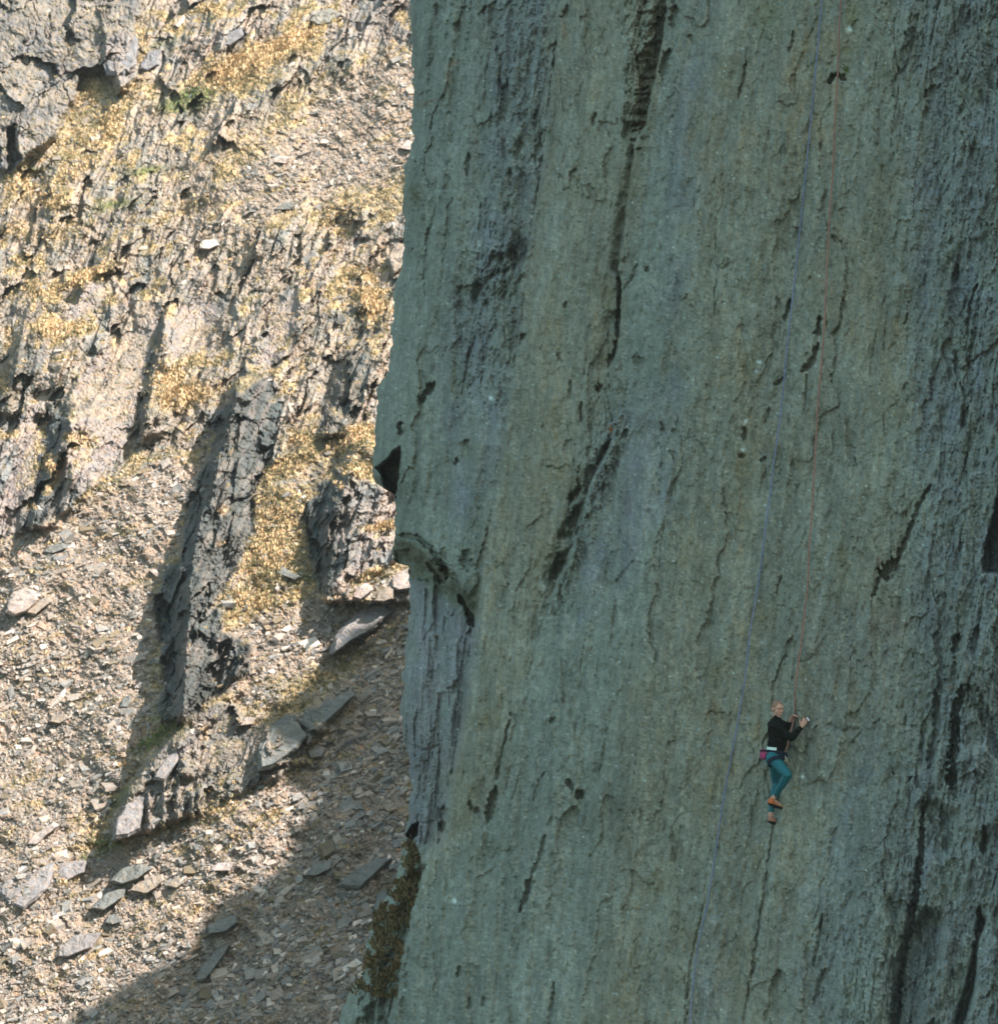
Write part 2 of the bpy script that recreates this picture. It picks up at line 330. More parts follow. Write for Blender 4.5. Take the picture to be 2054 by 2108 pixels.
for p in (k8((1410,560),(1380,640),(1330,715),(1335,670),(1365,600)), k8((1232,820),(1180,870),(1180,915),(1212,885),(1242,835)),
          k8((1236,925),(1212,940),(1140,1030),(1115,1112),(1200,1105),(1218,1040)), k8((1162,1185),(1108,1200),(1078,1290),(1066,1345),(1104,1335),(1152,1240))):
    C.poly(h, p, -.40, 6)
C.blob(h, 1168, 1090, 9, 14, .35, 20)
# nose on the arete and the black overhang under it
C.poly(h, [(823,922),(807,933),(795,949),(776,963),(788,984),(796,1007),(816,1024),(822,979)], -1.8, 4)
# diagonal roof: the wall above stands proud of the recessed side wall below
roof = [(800,1120),(840,1130),(880,1158),(920,1195),(960,1232),(1000,1280)]
ry = np.interp(C.X, [p[0] for p in roof], [p[1] for p in roof])
ri = (C.X < np.interp(C.Y, [p[1] for p in step1], [p[0] for p in step1])+6)
band = np.clip((C.Y-ry+14)/34, 0, 1); below = ss(-4, 30, C.Y-ry)
h -= np.where(ri, band*1.0*ss(1330,1200,Y), 0)
h += np.where(ri & (Y > 1160), .35*np.exp(-(w_/30)**2), 0)
C.stroke(h, [(822,1102),(858,1106),(885,1128),(922,1180),(942,1195)], 4, -.3, 8)
C.stroke(h, [(880,1160),(900,1180),(915,1200)], 4, -.35, 12)
C.poly(h, [(905,1172),(914,1162),(928,1180),(922,1200)], -.4, 3)
C.poly(h, [(812,1134),(842,1130),(850,1150),(880,1170),(884,1196),(842,1190),(838,1166),(820,1160)], -.5, 4)
C.stroke(h, [(945,1225),(960,1252),(975,1290)], 5, -.5, 8)
# right-hand recesses
C.poly(h, [(2062,985),(2046,1060),(2030,1120),(2022,1176),(2070,1180)], -1.0, 6)
C.poly(h, kb((1290,1450),(1400,1300),(1500,1350),(1480,1600),(1400,1700),(1350,1954),(1330,2100),(1180,2100),(1190,1954),(1240,1600)), -.55, 10)
C.poly(h, kb((1700,1300),(1730,1380),(1680,1500),(1640,1700),(1590,1850),(1560,1954),(1540,2100),(1600,2100),(1610,1954),(1660,1800)), -.7, 8)
C.poly(h, kb((1370,700),(1470,700),(1590,780),(1580,950),(1480,1010),(1380,960)), -.25, 12)
C.poly(h, kb((1560,420),(1760,360),(1850,500),(1850,780),(1700,900),(1590,830),(1570,620)), .30, 16)
C.stroke(h, kb((1600,30),(1570,200),(1560,420),(1540,620)), 8, -.5, 14)
# notch and grass gully at the foot of the side wall
C.poly(h, [(861,1694),(843,1705),(836,1720),(850,1729),(862,1720)], -1.3, 3)
gl = (C.X < np.interp(C.Y, [1700,1730,1760,1815,1878,1933,1973,2043,2108,2300], [830,850,866,868,848,838,828,820,808,780]))
h -= np.where(gl & (Y > 1700), .9*ss(1705,1790,Y), 0)
for k in range(26):
    yy = 1770+k*17; xx = np.interp(yy,[1770,1850,1960,2060,2200],[850,815,775,760,740])+rnd.uniform(-28,28)
    C.blob(h, xx, yy, rnd.uniform(14,26), rnd.uniform(9,16), rnd.uniform(.15,.45), 30)
# unseen wall above the frame, shaped to lean out and keep sun off
h += 1.6*ss(-150,-900,Y)
WD = wall_plane(X, Y)-h
WD = np.minimum(WD, 75).astype(np.float32)

# mineral colours of the cliff (linear albedo)
base = np.array([.226,.256,.222], np.float32)
tone = 1+.20*fbm(A_/70, B_/380, 81, 4)+.20*fbm(A_/15, B_/90, 83, 4)+.16*fbm(X/6, Y/9, 85, 2)+.15*noise(X/2.7, Y/3.4, 86)
streak = fbm((X+.11*Y)/8, Y/620, 87, 3)
tone += .16*np.clip(streak-.1, 0, 1)-.10*np.clip(-streak-.15, 0, 1)
wc = base*tone[...,None]
def tint(mask, col, amt=1.0):
    global wc
    m = np.clip(mask*amt, 0, 1)[...,None]; wc = wc*(1-m)+(np.array(col, np.float32)*tone[...,None])*m
z0 = lambda: np.zeros(X.shape, np.float32)
ol = np.clip(fbm(A_/130, B_/420, 91, 4)*1.3+.15, 0, 1)          # olive lichen film
m = z0(); C.poly(m, [(1150,-60),(1380,-60),(1270,700),(1200,1000),(1100,1320),(1020,1650),(860,1850),(960,1400),(1060,700)], 1, 30)
C.poly(m, [(1420,-60),(1900,-60),(1880,900),(1860,1500),(1700,1650),(1640,2200),(1180,2200),(1280,1500),(1400,900)], .85, 60)
tint(m*(.30+.9*ol*np.clip(.6+fbm(A_/22, B_/60, 99, 3),0,1.4)), (.282,.250,.168), .95)
tint(np.clip(fbm(A_/55, B_/110, 95, 4)-.15, 0, 1)*m, (.190,.165,.085), .9)
li = z0()                                                       # blue-grey bare rock
for p, a in [([(1000,-50),(1140,-50),(1110,330),(1060,700),(1020,1000),(930,1100),(900,700),(980,350)], .8), ([(1270,850),(1400,760),(1390,1000),(1290,1200),(1180,1300),(1210,1060)], .8),
             ([(842,1180),(985,1290),(960,1420),(905,1740),(850,1740),(820,1560),(830,1300)], 1.0), ([(1850,-50),(2500,-50),(2500,2500),(1750,2500),(1830,1900),(1890,1400),(1880,800)], .75),
             ([(1600,1900),(1800,1500),(1850,1700),(1760,2120),(1650,2120)], .5), ([(1370,300),(1440,0),(1470,0),(1430,500),(1380,800)], .7), ([(1420,2120),(1460,1900),(1490,1800),(1500,2000),(1480,2120)], .5)]:
    C.poly(li, p, a, 28)
tint(li*(.45+.8*fbm(A_/45, B_/110, 97, 4)), (.205,.232,.262), .95)
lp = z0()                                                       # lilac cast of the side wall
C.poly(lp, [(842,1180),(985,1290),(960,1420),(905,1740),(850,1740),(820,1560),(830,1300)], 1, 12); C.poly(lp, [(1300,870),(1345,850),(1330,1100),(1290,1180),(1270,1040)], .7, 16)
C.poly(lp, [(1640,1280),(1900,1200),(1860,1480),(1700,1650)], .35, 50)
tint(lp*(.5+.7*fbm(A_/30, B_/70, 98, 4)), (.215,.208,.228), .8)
br = z0()                                                       # pale bedding streaks
for pts, a, b in [([(981,0),(975,92),(966,210),(950,330)], 5, 7), ([(1030,1000),(1014,1110),(1004,1220),(990,1330),(972,1470)], 5, 7), ([(1195,30),(1185,170),(1165,300),(1148,430),(1120,560),(1100,680)], 14, 20), ([(903,700),(898,800),(895,900)], 3, 3),
      ([(880,870),(876,960),(872,1020)],3,3), ([(1344,870),(1335,1000),(1318,1120)], 20, 24), ([(1290,1750),(1275,1830),(1262,1900)], 10, 12), ([(1140,1700),(1120,1850),(1085,2108)], 26, 40),
      ([(1773,830),(1760,900),(1748,980)], 4, 4), ([(1712,1100),(1692,1210),(1672,1320)], 4, 4), ([(1605,1720),(1590,1800),(1572,1910),(1556,2010),(1538,2108)], 6, 5),
      ([(1940,1500),(1925,1640),(1935,1750)], 10, 12), ([(1955,1750),(1945,1880),(1935,2000)], 9, 9), ([(1730,1620),(1790,1640),(1830,1610)],8,8), ([(1794,1232),(1815,1200),(1850,1160)],5,6),
      ([(1215,1060),(1205,1120),(1160,1200),(1135,1280)],4,4), ([(1120,1210),(1108,1290)],12,8), ([(2030,1010),(2010,1100),(2000,1180)],12,10), ([(893,980),(890,1070)],6,5)]:
    C.stroke(br, pts, a, 1, b, 1.6)
tint(br, (0.310,0.337,0.297), .42)
sp = fbm(X/28, Y/60, 105, 4); tint(np.clip(sp-.35, 0, 1)*1.6, (.30,.33,.30), .45); tint(np.clip(-sp-.3, 0, 1)*1.6, (.13,.15,.12), .6)
fl = ((hsh(np.round(X/3.1).astype(np.int64), np.round(Y/3.3).astype(np.int64), 5) > .9955)*1.0).astype(np.float32)
tint(fl, (0.449,0.515,0.488), .75)                                     # quartz flecks
for x, y, r in [(1563,745,4),(1557,765,3),(1652,1599,5),(935,1855,5),(1748,59,5),(1765,167,3),(1535,868,4),(1530,924,4),(1119,1205,7),(1010,820,4)]:
    q = z0(); C.blob(q, x, y, r, r, 1); tint(q, (0.594,0.686,0.660), 1)
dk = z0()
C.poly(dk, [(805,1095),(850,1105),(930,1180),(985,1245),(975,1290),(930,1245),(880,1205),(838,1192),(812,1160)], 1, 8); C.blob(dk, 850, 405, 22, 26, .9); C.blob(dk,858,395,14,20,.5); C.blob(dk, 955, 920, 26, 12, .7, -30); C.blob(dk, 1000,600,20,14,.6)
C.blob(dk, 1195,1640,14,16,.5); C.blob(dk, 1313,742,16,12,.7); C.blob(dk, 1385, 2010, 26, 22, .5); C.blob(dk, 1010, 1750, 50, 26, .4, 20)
tint(dk*(.7+.5*fbm(X/9,Y/9,101,2)), (0.099,0.103,0.055), .8)        # dark olive-brown patches
rd = z0(); C.blob(rd, 1162, 66, 6, 22, .7, 10); C.blob(rd, 932,130,16,5,.7,30); C.blob(rd, 875,212,22,4,.6,15); C.blob(rd, 922,158,6,10,.6); C.blob(rd, 1830,1290,40,30,.18); C.blob(rd, 1958,1415,12,8,.5)
tint(rd, (0.290,0.185,0.106), .8)
yg = z0(); C.blob(yg, 1741,145,5,11,.9,15); C.blob(yg,1740,104,14,6,.6); C.blob(yg,1755,30,14,26,.5); C.blob(yg,1578,30,30,40,.4)
tint(yg, (0.172,0.198,0.066), .8)
gm = np.where(gl & (Y > 1735), 1., 0)*ss(2075,2030,Y+.0*X)*ss(-.15,.25,fbm(X/24,Y/34,103,3)+.10)
tint(gm, (.155,.118,.066), .85)
wc = np.clip(wc*.98, .01, .8)

ny, nx = X.shape
P = unproj(X, Y, WD)
# the arete turns the corner and runs back behind the wall, out of the camera's sight
back = []
for dx, dd in ((3,.25),(9,.8),(20,2.0),(40,4.5)):
    xx = X[:,0]+dx+noise(wy/15, wy*0+dd, 8)*min(dx*.3,3); back.append(unproj(xx, wy, WD[:,0]+dd))
back = np.stack(back[::-1], 1)
V = np.concatenate([back, P], 1); colv = np.concatenate([np.repeat(wc[:,:1], 4, 1), wc], 1)
mat_cliff = rock_mat('cliff_rock', 42, .32, .5, .95, (1,1,.55), .03, .2, 26)
me = mesh_np('cliff', V, gridfaces(ny, nx+4), colv, True)
cliff = tag(link('cliff', me, mat_cliff), kind='structure')

def wall_depth(x, y):
    i = int(np.clip(np.searchsorted(wy, y), 1, ny-1)); j = int(np.clip(np.searchsorted(X[i], x), 1, nx-1))
    return float(WD[i, j])
def wall_pt(x, y, off=0.0):
    d = wall_depth(x, y)-off; return Vector(((x-CX)/F*d, d, (CY-y)/F*d))

# =================================================================== THE HILLSIDE
HN = np.array([-.25, -.60, .76]); HN = HN/np.linalg.norm(HN)
HC = float(HN@np.array([(450-CX)/F, 1, 0]))*118.0
def hill_plane(X, Y): return HC/(HN[0]*(X-CX)/F + HN[1] + HN[2]*(CY-Y)/F)
hx = ramp_axis([(-900,-320,14),(-320,-40,4),(-40,900,2.0),(900,1000,6),(1000,2500,35)])
hy = ramp_axis([(-900,-30,16),(-30,2135,2.2),(2135,3000,16)])
HX = np.repeat(hx[None,:], len(hy), 0); HY = np.repeat(hy[:,None], len(hx), 1)
jx = noise(HX/16, HY/19, 121)*4+noise(HX/6, HY/7, 122)*2; jy = noise(HX/16, HY/19, 123)*4+noise(HX/6, HY/7, 124)*2
G = Canvas(HX+jx, HY+jy)
hz = lambda: np.zeros(HX.shape, np.float32)
k2 = lambda *p: Z(0, 0, .4727, *p)
k3 = lambda *p: Z(0, 600, .4727, *p)
k4 = lambda *p: Z(0, 1200, .5252, *p)
kr = lambda *p: Z(600, 900, .256, *p)
P_TL = k2((-200,-200),(620,-200),(620,20),(590,110),(560,260),(600,330),(520,410),(485,330),(420,300),(350,330),(330,420),(270,520),(240,600),(120,680),(60,740),(-200,760))
P_B1 = k3((1060,330),(1000,480),(930,560),(905,640),(925,690),(890,740),(850,840),(820,900),(810,1000),(790,1080),(780,1150),(710,1180),(700,1290),(665,1350),(690,1481))+k4((640,400),(608,480),(630,545),(705,562),(790,500),(850,445),(905,390),(985,350),(990,240),(880,190),(860,90))+k3((900,1400),(1010,1240),(1110,1040),(1100,900),(1150,800),(1200,640),(1230,500),(1180,380))
P_B3 = kr((520,260),(340,250),(220,370),(180,460),(110,560),(95,640),(130,720),(130,830),(140,960),(200,1130),(200,1230),(280,1290),(340,1310),(480,1310),(480,1240),(560,1170),(640,1100),(760,1060),(840,980),(860,600),(860,420),(700,400))
P_LO = k4((430,960),(440,1015),(545,985),(790,900),(920,830),(1100,760),(1350,480),(1390,430),(1200,500),(1010,560),(930,480),(850,470),(700,580),(560,720),(470,850))
P_LC = k3((-100,760),(60,560),(180,520),(300,560),(400,700),(380,850),(290,960),(120,1040),(0,1085),(-100,1120))
crag = hz()
G.poly(crag, [(-900,300),(120,330),(420,90),(560,60),(850,-50),(900,-50),(900,80),(620,200),(430,340),(500,470),(900,400),(900,900),(830,960),(640,870),(560,960),(420,940),(330,930),(150,1020),(-900,1100)], .75, 30)
G.poly(crag, [(280,-900),(900,-900),(900,80),(620,60),(480,110),(300,170)], .8, 30)
for p, a in ((P_TL,.3),(P_B1,1),(P_B3,1),(P_LO,.55),(P_LC,1)): G.poly(crag, p, a, 8)
crag = np.clip(crag, 0, 1)
scree = hz()
for p in ([(-900,1400),(0,1118),(100,1072),(220,1012),(330,955),(385,960),(380,1050),(370,1150),(310,1200),(330,1300),(300,1430),(330,1480),(240,1640),(100,1760),(-900,2000)],
          [(900,90),(760,130),(640,215),(560,300),(460,385),(400,500),(470,500),(620,420),(900,330)], [(-900,1760),(200,1760),(420,1700),(640,1560),(700,1400),(900,1240),(1500,1240),(1500,3000),(-900,3000)],
          [(430,1400),(480,1290),(640,1240),(860,1180),(860,1260),(640,1370),(520,1460)], [(300,960),(440,860),(520,900),(440,1010),(380,1020)]):
    G.poly(scree, p, 1, 22)
scree = np.clip(scree, 0, 1)*(1-crag*.8)
tl = hz(); G.poly(tl, P_TL, 1, 8)
# coordinates across and along the tilted strata
def rot(X, Y, deg):
    c, s_ = math.cos(math.radians(deg)), math.sin(math.radians(deg)); return X*c+Y*s_, -X*s_+Y*c
a1, b1 = rot(HX, HY, 25); a3, b3 = rot(HX, HY, -20); a2, b2 = rot(HX, HY, -58)
big = fbm(HX/330, HY/420, 131, 3)
hh = 1.0*big + .4*fbm(a1/110, b1/260, 133, 4)
slab = hz()
for p_ in (k3((380,330),(560,180),(680,60),(700,100),(620,400),(590,560),(540,700),(420,820),(340,890),(330,640),(300,480)), k3((200,240),(330,150),(480,0),(400,-40),(250,140),(100,360),(110,420)), k3((720,120),(860,20),(960,60),(900,230),(760,330)),
           k3((10,900),(110,620),(170,600),(150,760),(60,1000),(0,1060)), k3((1010,700),(1090,470),(1170,330),(1200,420),(1130,620),(1060,800)), kr((540,820),(640,760),(640,1000),(560,1150),(500,1150)), k2((440,260),(500,130),(600,160),(600,300),(480,400)),
           k3((1200,60),(1290,-20),(1300,120),(1180,330),(1120,380)), k4((470,950),(520,840),(700,640),(820,480),(860,500),(740,660),(600,820),(540,980))):
    G.poly(slab, p_, 1, 9)
slab = np.clip(slab, 0, 1)
steep = (1-tl*.65)*(1-.72*slab)
wv = fbm(a1/60, b1/210, 135, 3)*1.3; sw = a1/46+wv; fr = sw-np.floor(sw)
saw = np.where(fr < .26, fr/.26, 1-(fr-.26)/.74)                 # ribs: short shaded left side, long right side
amp = np.clip(.35+1.1*fbm(a1/120, b1/150, 137, 3), 0, 1.2)
hh += crag*steep*.55*saw*amp
wv = fbm(a1/24, b1/90, 139, 3)*1.2; sw = a1/17+wv; fr = sw-np.floor(sw)
hh += crag*steep*.20*np.where(fr < .3, fr/.3, 1-(fr-.3)/.7)*np.clip(.5+fbm(a1/40,b1/60,141,2),0,1.2)
# ledges stepping up the crags
sw = (b1*.9-a1*.25)/105+fbm(HX/90, HY/60, 143, 4)*1.1; fr = sw-np.floor(sw)
hh += crag*steep*.14*ss(0,.75,fr)*(1-ss(.78,1,fr))
warpu = fbm(HX/60,HY/60,145); warpv = fbm(HX/60,HY/60,147)
hh += crag*steep*(1.1*facets(a1/64+warpu*.3, b1/190+warpv*.35, 149, .8)+.50*facets(a1/24+warpu*.3, b1/84, 249, .8)+.13*facets(a1/11, b1/34+warpv*.3, 259, .8)+.035*facets(a1/5.5, b1/13, 269, .8))
hh += (.04+.06*crag*steep)*fbm(a1/11, b1/24, 151, 3)+.03*fbm(HX/5, HY/6, 153, 2)*(.6+crag)
# scree and turf: streaked debris and hummocks
ns = 1-crag
hh += ns*(.14*fbm(a2/30, b2/70, 155, 3)+.12*facets(a2/13+warpu*.4, b2/19+warpv*.4, 157, .6)+.07*facets(HX/6.5, HY/6, 158, .8))
d1, d2, c4 = worley(HX/17+fbm(HX/20,HY/20,159)*.4, HY/14, 161); hh += ns*(1-scree)*.22*np.sqrt(np.clip(1-d1*d1*1.4,0,1))*np.clip(.5+fbm(HX/70,HY/60,163,3)*1.4,0,1)
# big smooth blocks of the top-left crag
blockh = facets(a1/70+fbm(HX/70,HY/70,165)*.4, b1/90+fbm(HX/60,HY/60,167)*.4, 169, .9)
d1, d2, c5 = worley(a1/78+fbm(HX/70,HY/70,165)*.5, b1/105+fbm(HX/60,HY/60,167)*.5, 169)
hh += tl*(blockh*.9+.10*facets(a1/26,b1/34,369,.8)-.28*ss(.06,.0,d2-d1)+.12*fbm(HX/25,HY/30,171,3))+tl*1.5

def rib(rows, Hm, top=40, bot=12, pw=1.0):
    Hm = Hm*.40
    """rows (y, outer left x, crest x, right end x): a buttress with a steep left side"""
    global hh
    ys = [r[0] for r in rows]; y = G.Y; xl, xc, xr = (np.interp(y, ys, [r[k] for r in rows]) for k in (1,2,3))
    xc = xc+6; xl = xc-(xc-xl)*.55
    up = np.clip((G.X-xl)/np.maximum(xc-xl,1), 0, 1)**.8; dn = np.clip(1-(G.X-xc)/np.maximum(xr-xc,1), 0, 1)**pw
    env = ss(ys[0], ys[0]+top, y)*ss(ys[-1], ys[-1]-bot, y)
    hh = hh+Hm*up*dn*env
# tall dark-sided buttress
rib([(745,500,505,600),(800,470,485,590),(850,452,475,580),(905,430,462,560),(950,410,445,545),(1000,392,432,540),(1060,386,410,530),(1100,372,400,530),(1150,360,392,520),(1175,335,390,500),(1230,325,388,480),(1260,316,386,470),(1300,332,382,460),(1360,345,378,440),(1420,332,374,420),(1470,328,372,395),(1495,340,370,380)], 6.5, 60, 16)
rib([(860,480,492,560),(960,452,470,540),(1060,432,450,530),(1130,425,438,510)], 1.1, 40, 30)
rib([(1130,480,500,560),(1200,450,474,545),(1290,420,442,520),(1350,430,440,480)], 1.6, 40, 30)
# right buttress
rib([(870,690,730,900),(950,672,716,900),(1000,650,708,900),(1040,634,690,900),(1090,628,682,900),(1140,634,680,900),(1200,648,672,900),(1245,655,668,900)], 4.6, 50, 12, .6)
rib([(990,712,722,800),(1060,706,714,800),(1140,690,700,790),(1230,682,690,740)], .8, 30, 12)
rib([(950,762,772,860),(1020,768,780,860),(1100,742,752,850),(1170,735,742,800)], .8, 30, 20)
rib([(690,690,720,840),(740,672,712,830),(800,650,700,820),(860,640,680,800),(905,630,668,760)], 2.6, 40, 14)
rib([(560,730,745,800),(600,722,740,800),(650,700,730,790)], 1.6, 30, 20)
rib([(420,735,748,800),(450,728,742,800),(500,715,735,780)], 1.2, 20, 20)
# narrow groove right of centre
rib([(620,330,338,420),(700,316,328,420),(760,296,312,400),(820,286,302,380),(880,282,292,360),(905,280,290,330)], 2.6, 50, 16)
rib([(560,250,262,330),(620,262,275,330),(690,270,284,330)], .8, 40, 20)
# left-hand crags above the scree
rib([(840,115,150,230),(900,100,128,230),(960,80,100,220),(1010,66,85,200),(1060,42,66,160),(1095,40,60,110)], 3.0, 30, 14)
rib([(900,96,120,180),(960,122,142,200),(1020,112,132,190),(1060,105,122,160)], 1.8, 30, 16)
rib([(800,105,150,220),(860,104,145,210),(900,112,140,200)], 1.6, 40, 20)
rib([(640,20,60,160),(720,0,36,150),(790,-20,20,130),(870,-40,5,100)], 2.6, 50, 30)
rib([(540,110,140,240),(600,90,120,220),(660,60,95,200)], 1.2, 40, 30)
rib([(400,110,130,220),(440,105,124,210)], 1.2, 20, 20)
# top-left crag's lower lip and cleft, next outcrop beside it
rib([(230,18,40,150),(280,16,34,150),(320,14,34,130),(356,16,40,90)], 1.8, 40, 8)
G.poly(hh, k2((35,560),(65,545),(70,640),(90,690),(40,745),(30,650)), -2.0, 4)
rib([(0,190,205,260),(60,195,210,280),(120,200,215,280),(160,225,240,280),(195,230,242,270)], 1.6, 10, 14)
rib([(60,330,345,420),(90,335,350,420),(130,340,352,410)], 1.0, 20, 12)
rib([(130,290,300,340),(170,270,285,330)], .9, 15, 12)
rib([(20,445,455,500),(70,440,452,500),(110,430,445,490)], .9, 15, 10)
G.poly(hh, P_LO, .42, 6); G.poly(hh, k4((640,420),(700,560),(850,450),(980,350),(960,420),(830,560),(700,660),(560,800),(470,960),(430,960),(470,850),(560,720)), .35, 5)
# low outcrop with upright ribs
rib([(1590,265,290,350),(1640,240,262,340),(1700,228,238,320),(1738,226,232,300)], .8, 40, 8)
rib([(1510,330,380,460),(1560,340,372,440),(1610,345,372,430)], 2.0, 30, 20)
for k, xx in enumerate((300,330,358,388,404)):
    rib([(1625+k*-2,xx-9,xx,xx+16),(1700-k*6,xx-6,xx+2,xx+16),(1722-k*10,xx-8,xx,xx+14)], 1.1, 14, 8)
rib([(1480,480,540,720),(1530,500,545,700),(1580,530,555,640)], 1.8, 40, 10)
rib([(1430,610,640,760),(1480,600,640,760),(1510,600,640,720)], 1.6, 30, 8)
HD = (hill_plane(HX, HY)-hh).astype(np.float32)

def grid_normals(P):
    du = np.gradient(P, axis=1); dv = np.gradient(P, axis=0); n = np.cross(du, dv)
    n /= np.linalg.norm(n, axis=-1, keepdims=True)+1e-9
    return n*np.sign(-(n*P).sum(-1, keepdims=True))
HP = unproj(HX, HY, HD); HNm = grid_normals(HP)
def blur(A, r):
    for ax in (0,1):
        B = np.cumsum(np.pad(A, [(r+1,r) if k == ax else (0,0) for k in (0,1)], mode='edge'), axis=ax, dtype=np.float64); n = A.shape[ax]
        A = ((np.take(B, range(2*r+1, 2*r+1+n), axis=ax)-np.take(B, range(0, n), axis=ax))/(2*r+1)).astype(np.float32)
    return A
up = blur(HNm[...,2], 4)
# colours: bare rock on the steep, straw-coloured grass on the ledges
g1 = fbm(a3/75, b3/32, 201, 4); g2 = fbm(a3/15, b3/8, 203, 3)
ledge = ss(.60,.72,up+.20*g1+.07*g2)*(1-tl*.85)
grass = crag*ledge*.9+(1-crag)*(1-scree)*np.clip(.75+.7*g1+.5*g2,0,1)+scree*np.clip(fbm(a3/90, b3/22, 205, 4)*1.5-.30,0,.75)
gb = hz()
for x, y, rx, ry, a, ang in [(473,142,90,34,1,20),(560,110,70,22,.9,25),(620,70,60,22,.8,25),(430,18,26,14,.8,0),(47,378,36,34,.7,0),(110,415,30,20,.8,-20),(150,355,50,14,.7,25),(200,290,50,26,.5,30),(235,250,24,30,.6,0),(190,180,16,24,.8,0),
     (109,681,34,22,1.2,10),(140,672,50,8,.8,-10),(170,578,60,12,.9,20),(190,560,40,10,.6,25),(80,600,30,22,.7,0),(766,633,30,36,1.2,10),(730,600,40,14,.5,0),(378,813,60,24,1.1,10),(350,770,40,24,.8,20),(175,907,26,20,1.2,0),(140,900,14,10,.8,0),(106,959,14,28,1.2,10),
     (737,893,34,18,1.1,15),(700,915,30,12,.9,10),(620,905,20,8,.8,0),(600,955,50,18,.5,10),(700,1000,14,10,1,0),(740,975,30,18,.7,0),(785,1085,40,8,1.4,8),(760,1185,36,10,1.2,22),(460,1052,16,14,.8,0),(455,1120,12,10,.8,0),
     (560,1140,50,50,.55,30),(570,1060,40,40,.5,30),(540,1240,26,16,.7,20),(490,1230,14,22,.7,0),(140,1815,24,8,1.0,10),(430,1640,50,40,.35,30),(420,1500,12,20,.8,0),(120,480,60,20,.5,20),(380,430,60,18,.4,20),(50,540,30,20,.5,10),(740,560,30,14,.6,0),
     (300,1530,60,14,.4,35),(640,1560,60,30,.3,35),(480,1720,160,24,.3,30),(330,1900,150,22,.3,28),(20,700,20,30,.5,0),(10,790,16,20,.6,0),(690,450,50,16,.5,25),(30,470,40,14,.5,10)]:
    G.blob(gb, x, y, rx, ry, a, ang)
lo = hz(); G.poly(lo, P_LO, 1, 8)
grass = np.clip(grass+gb*(.7+.5*g2), 0, 1)*(1-tl*.6)*(1-.6*lo)*(1-.65*slab)
gr = hz()
for x, y, rx, ry, a, ang in [(392,203,44,18,1.1,12),(350,220,40,14,.5,0),(302,350,40,9,.9,8),(236,420,44,10,.9,10),(346,1484,30,12,1.2,-20),(310,1530,50,12,.7,35),(226,1738,24,7,1.2,5),(200,1760,50,10,.5,20),(250,1640,40,16,.6,40),(330,90,50,8,.4,25),(620,1190,40,30,.3,0),(60,350,30,8,.5,0),(700,1480,60,30,.3,30),(560,1420,40,16,.3,30)]:
    G.blob(gr, x, y, rx, ry, a, ang)
gr = np.clip(gr*1.3, 0, 1)
rock = np.array([.205,.235,.255], np.float32); rockw = np.array([.355,.318,.30], np.float32)
straw = np.array([.66,.50,.29], np.float32); dull = np.array([.27,.235,.135], np.float32); peb = np.array([.345,.295,.255], np.float32); green = np.array([.15,.18,.07], np.float32)
def mixc(a, b, m): m = np.clip(m,0,1)[...,None]; return a*(1-m)+b*m
rt = np.clip(.62+.9*fbm(a1/50, b1/110, 211, 4), 0, 1)
hc = mixc(rock*np.ones(HX.shape+(1,),np.float32), rockw, rt*(1-tl*.9))
hc = mixc(hc, np.array([.19,.20,.225],np.float32), tl*.9)
hc = hc*(1+.28*fbm(a1/14, b1/50, 213, 3)+.18*fbm(HX/4,HY/5,215,2))[...,None]
hc = mixc(hc, np.array([.30,.278,.285],np.float32)*(1+.16*fbm(a1/9, b1/60, 216, 3))[...,None], slab*.75)
hc = mixc(hc, peb*(1+.35*fbm(HX/5,HY/4,217,2))[...,None], scree)
gd = np.clip(.62+.8*fbm(a3/45, b3/24, 219, 3)-.8*gb, 0, 1)
hc = mixc(hc, mixc(straw*np.ones(HX.shape+(1,),np.float32), dull, gd)*(1+.4*fbm(HX/6,HY/5,221,2))[...,None], grass)
hc = mixc(hc, green, gr*.85)
rust = np.clip(fbm(HX/26, HY/20, 223, 3)-.45, 0, 1)*scree; hc = mixc(hc, np.array([.42,.20,.10],np.float32), rust*1.2)
shade_m = hz()  # shade of the steep buttress faces and gullies, painted into the rock colour
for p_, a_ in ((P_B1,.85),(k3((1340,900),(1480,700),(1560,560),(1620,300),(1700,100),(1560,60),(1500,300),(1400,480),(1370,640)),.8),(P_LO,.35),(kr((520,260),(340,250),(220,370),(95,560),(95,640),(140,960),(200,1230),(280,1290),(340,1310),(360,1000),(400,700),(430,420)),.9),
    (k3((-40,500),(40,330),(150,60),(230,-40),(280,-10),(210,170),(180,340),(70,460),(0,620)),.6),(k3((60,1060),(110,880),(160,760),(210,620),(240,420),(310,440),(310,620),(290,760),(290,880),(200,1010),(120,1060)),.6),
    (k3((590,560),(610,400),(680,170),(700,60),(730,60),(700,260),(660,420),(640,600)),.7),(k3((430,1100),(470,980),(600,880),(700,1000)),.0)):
    G.poly(shade_m, p_, a_, 7)
hc = mixc(hc, np.array([.062,.084,.092],np.float32)*(1+.45*fbm(a1/7, b1/50, 233, 3))[...,None], shade_m*(1-.6*grass)*np.clip(.9+.6*fbm(a1/16,b1/60,234,3),0,1))
hc = np.clip(hc*np.array([.64,.585,.555],np.float32), .015, .85)
mat_hill = rock_mat('hill_rock_and_turf', 9, .30, .5, .95, (1,1,1), .10, .15)

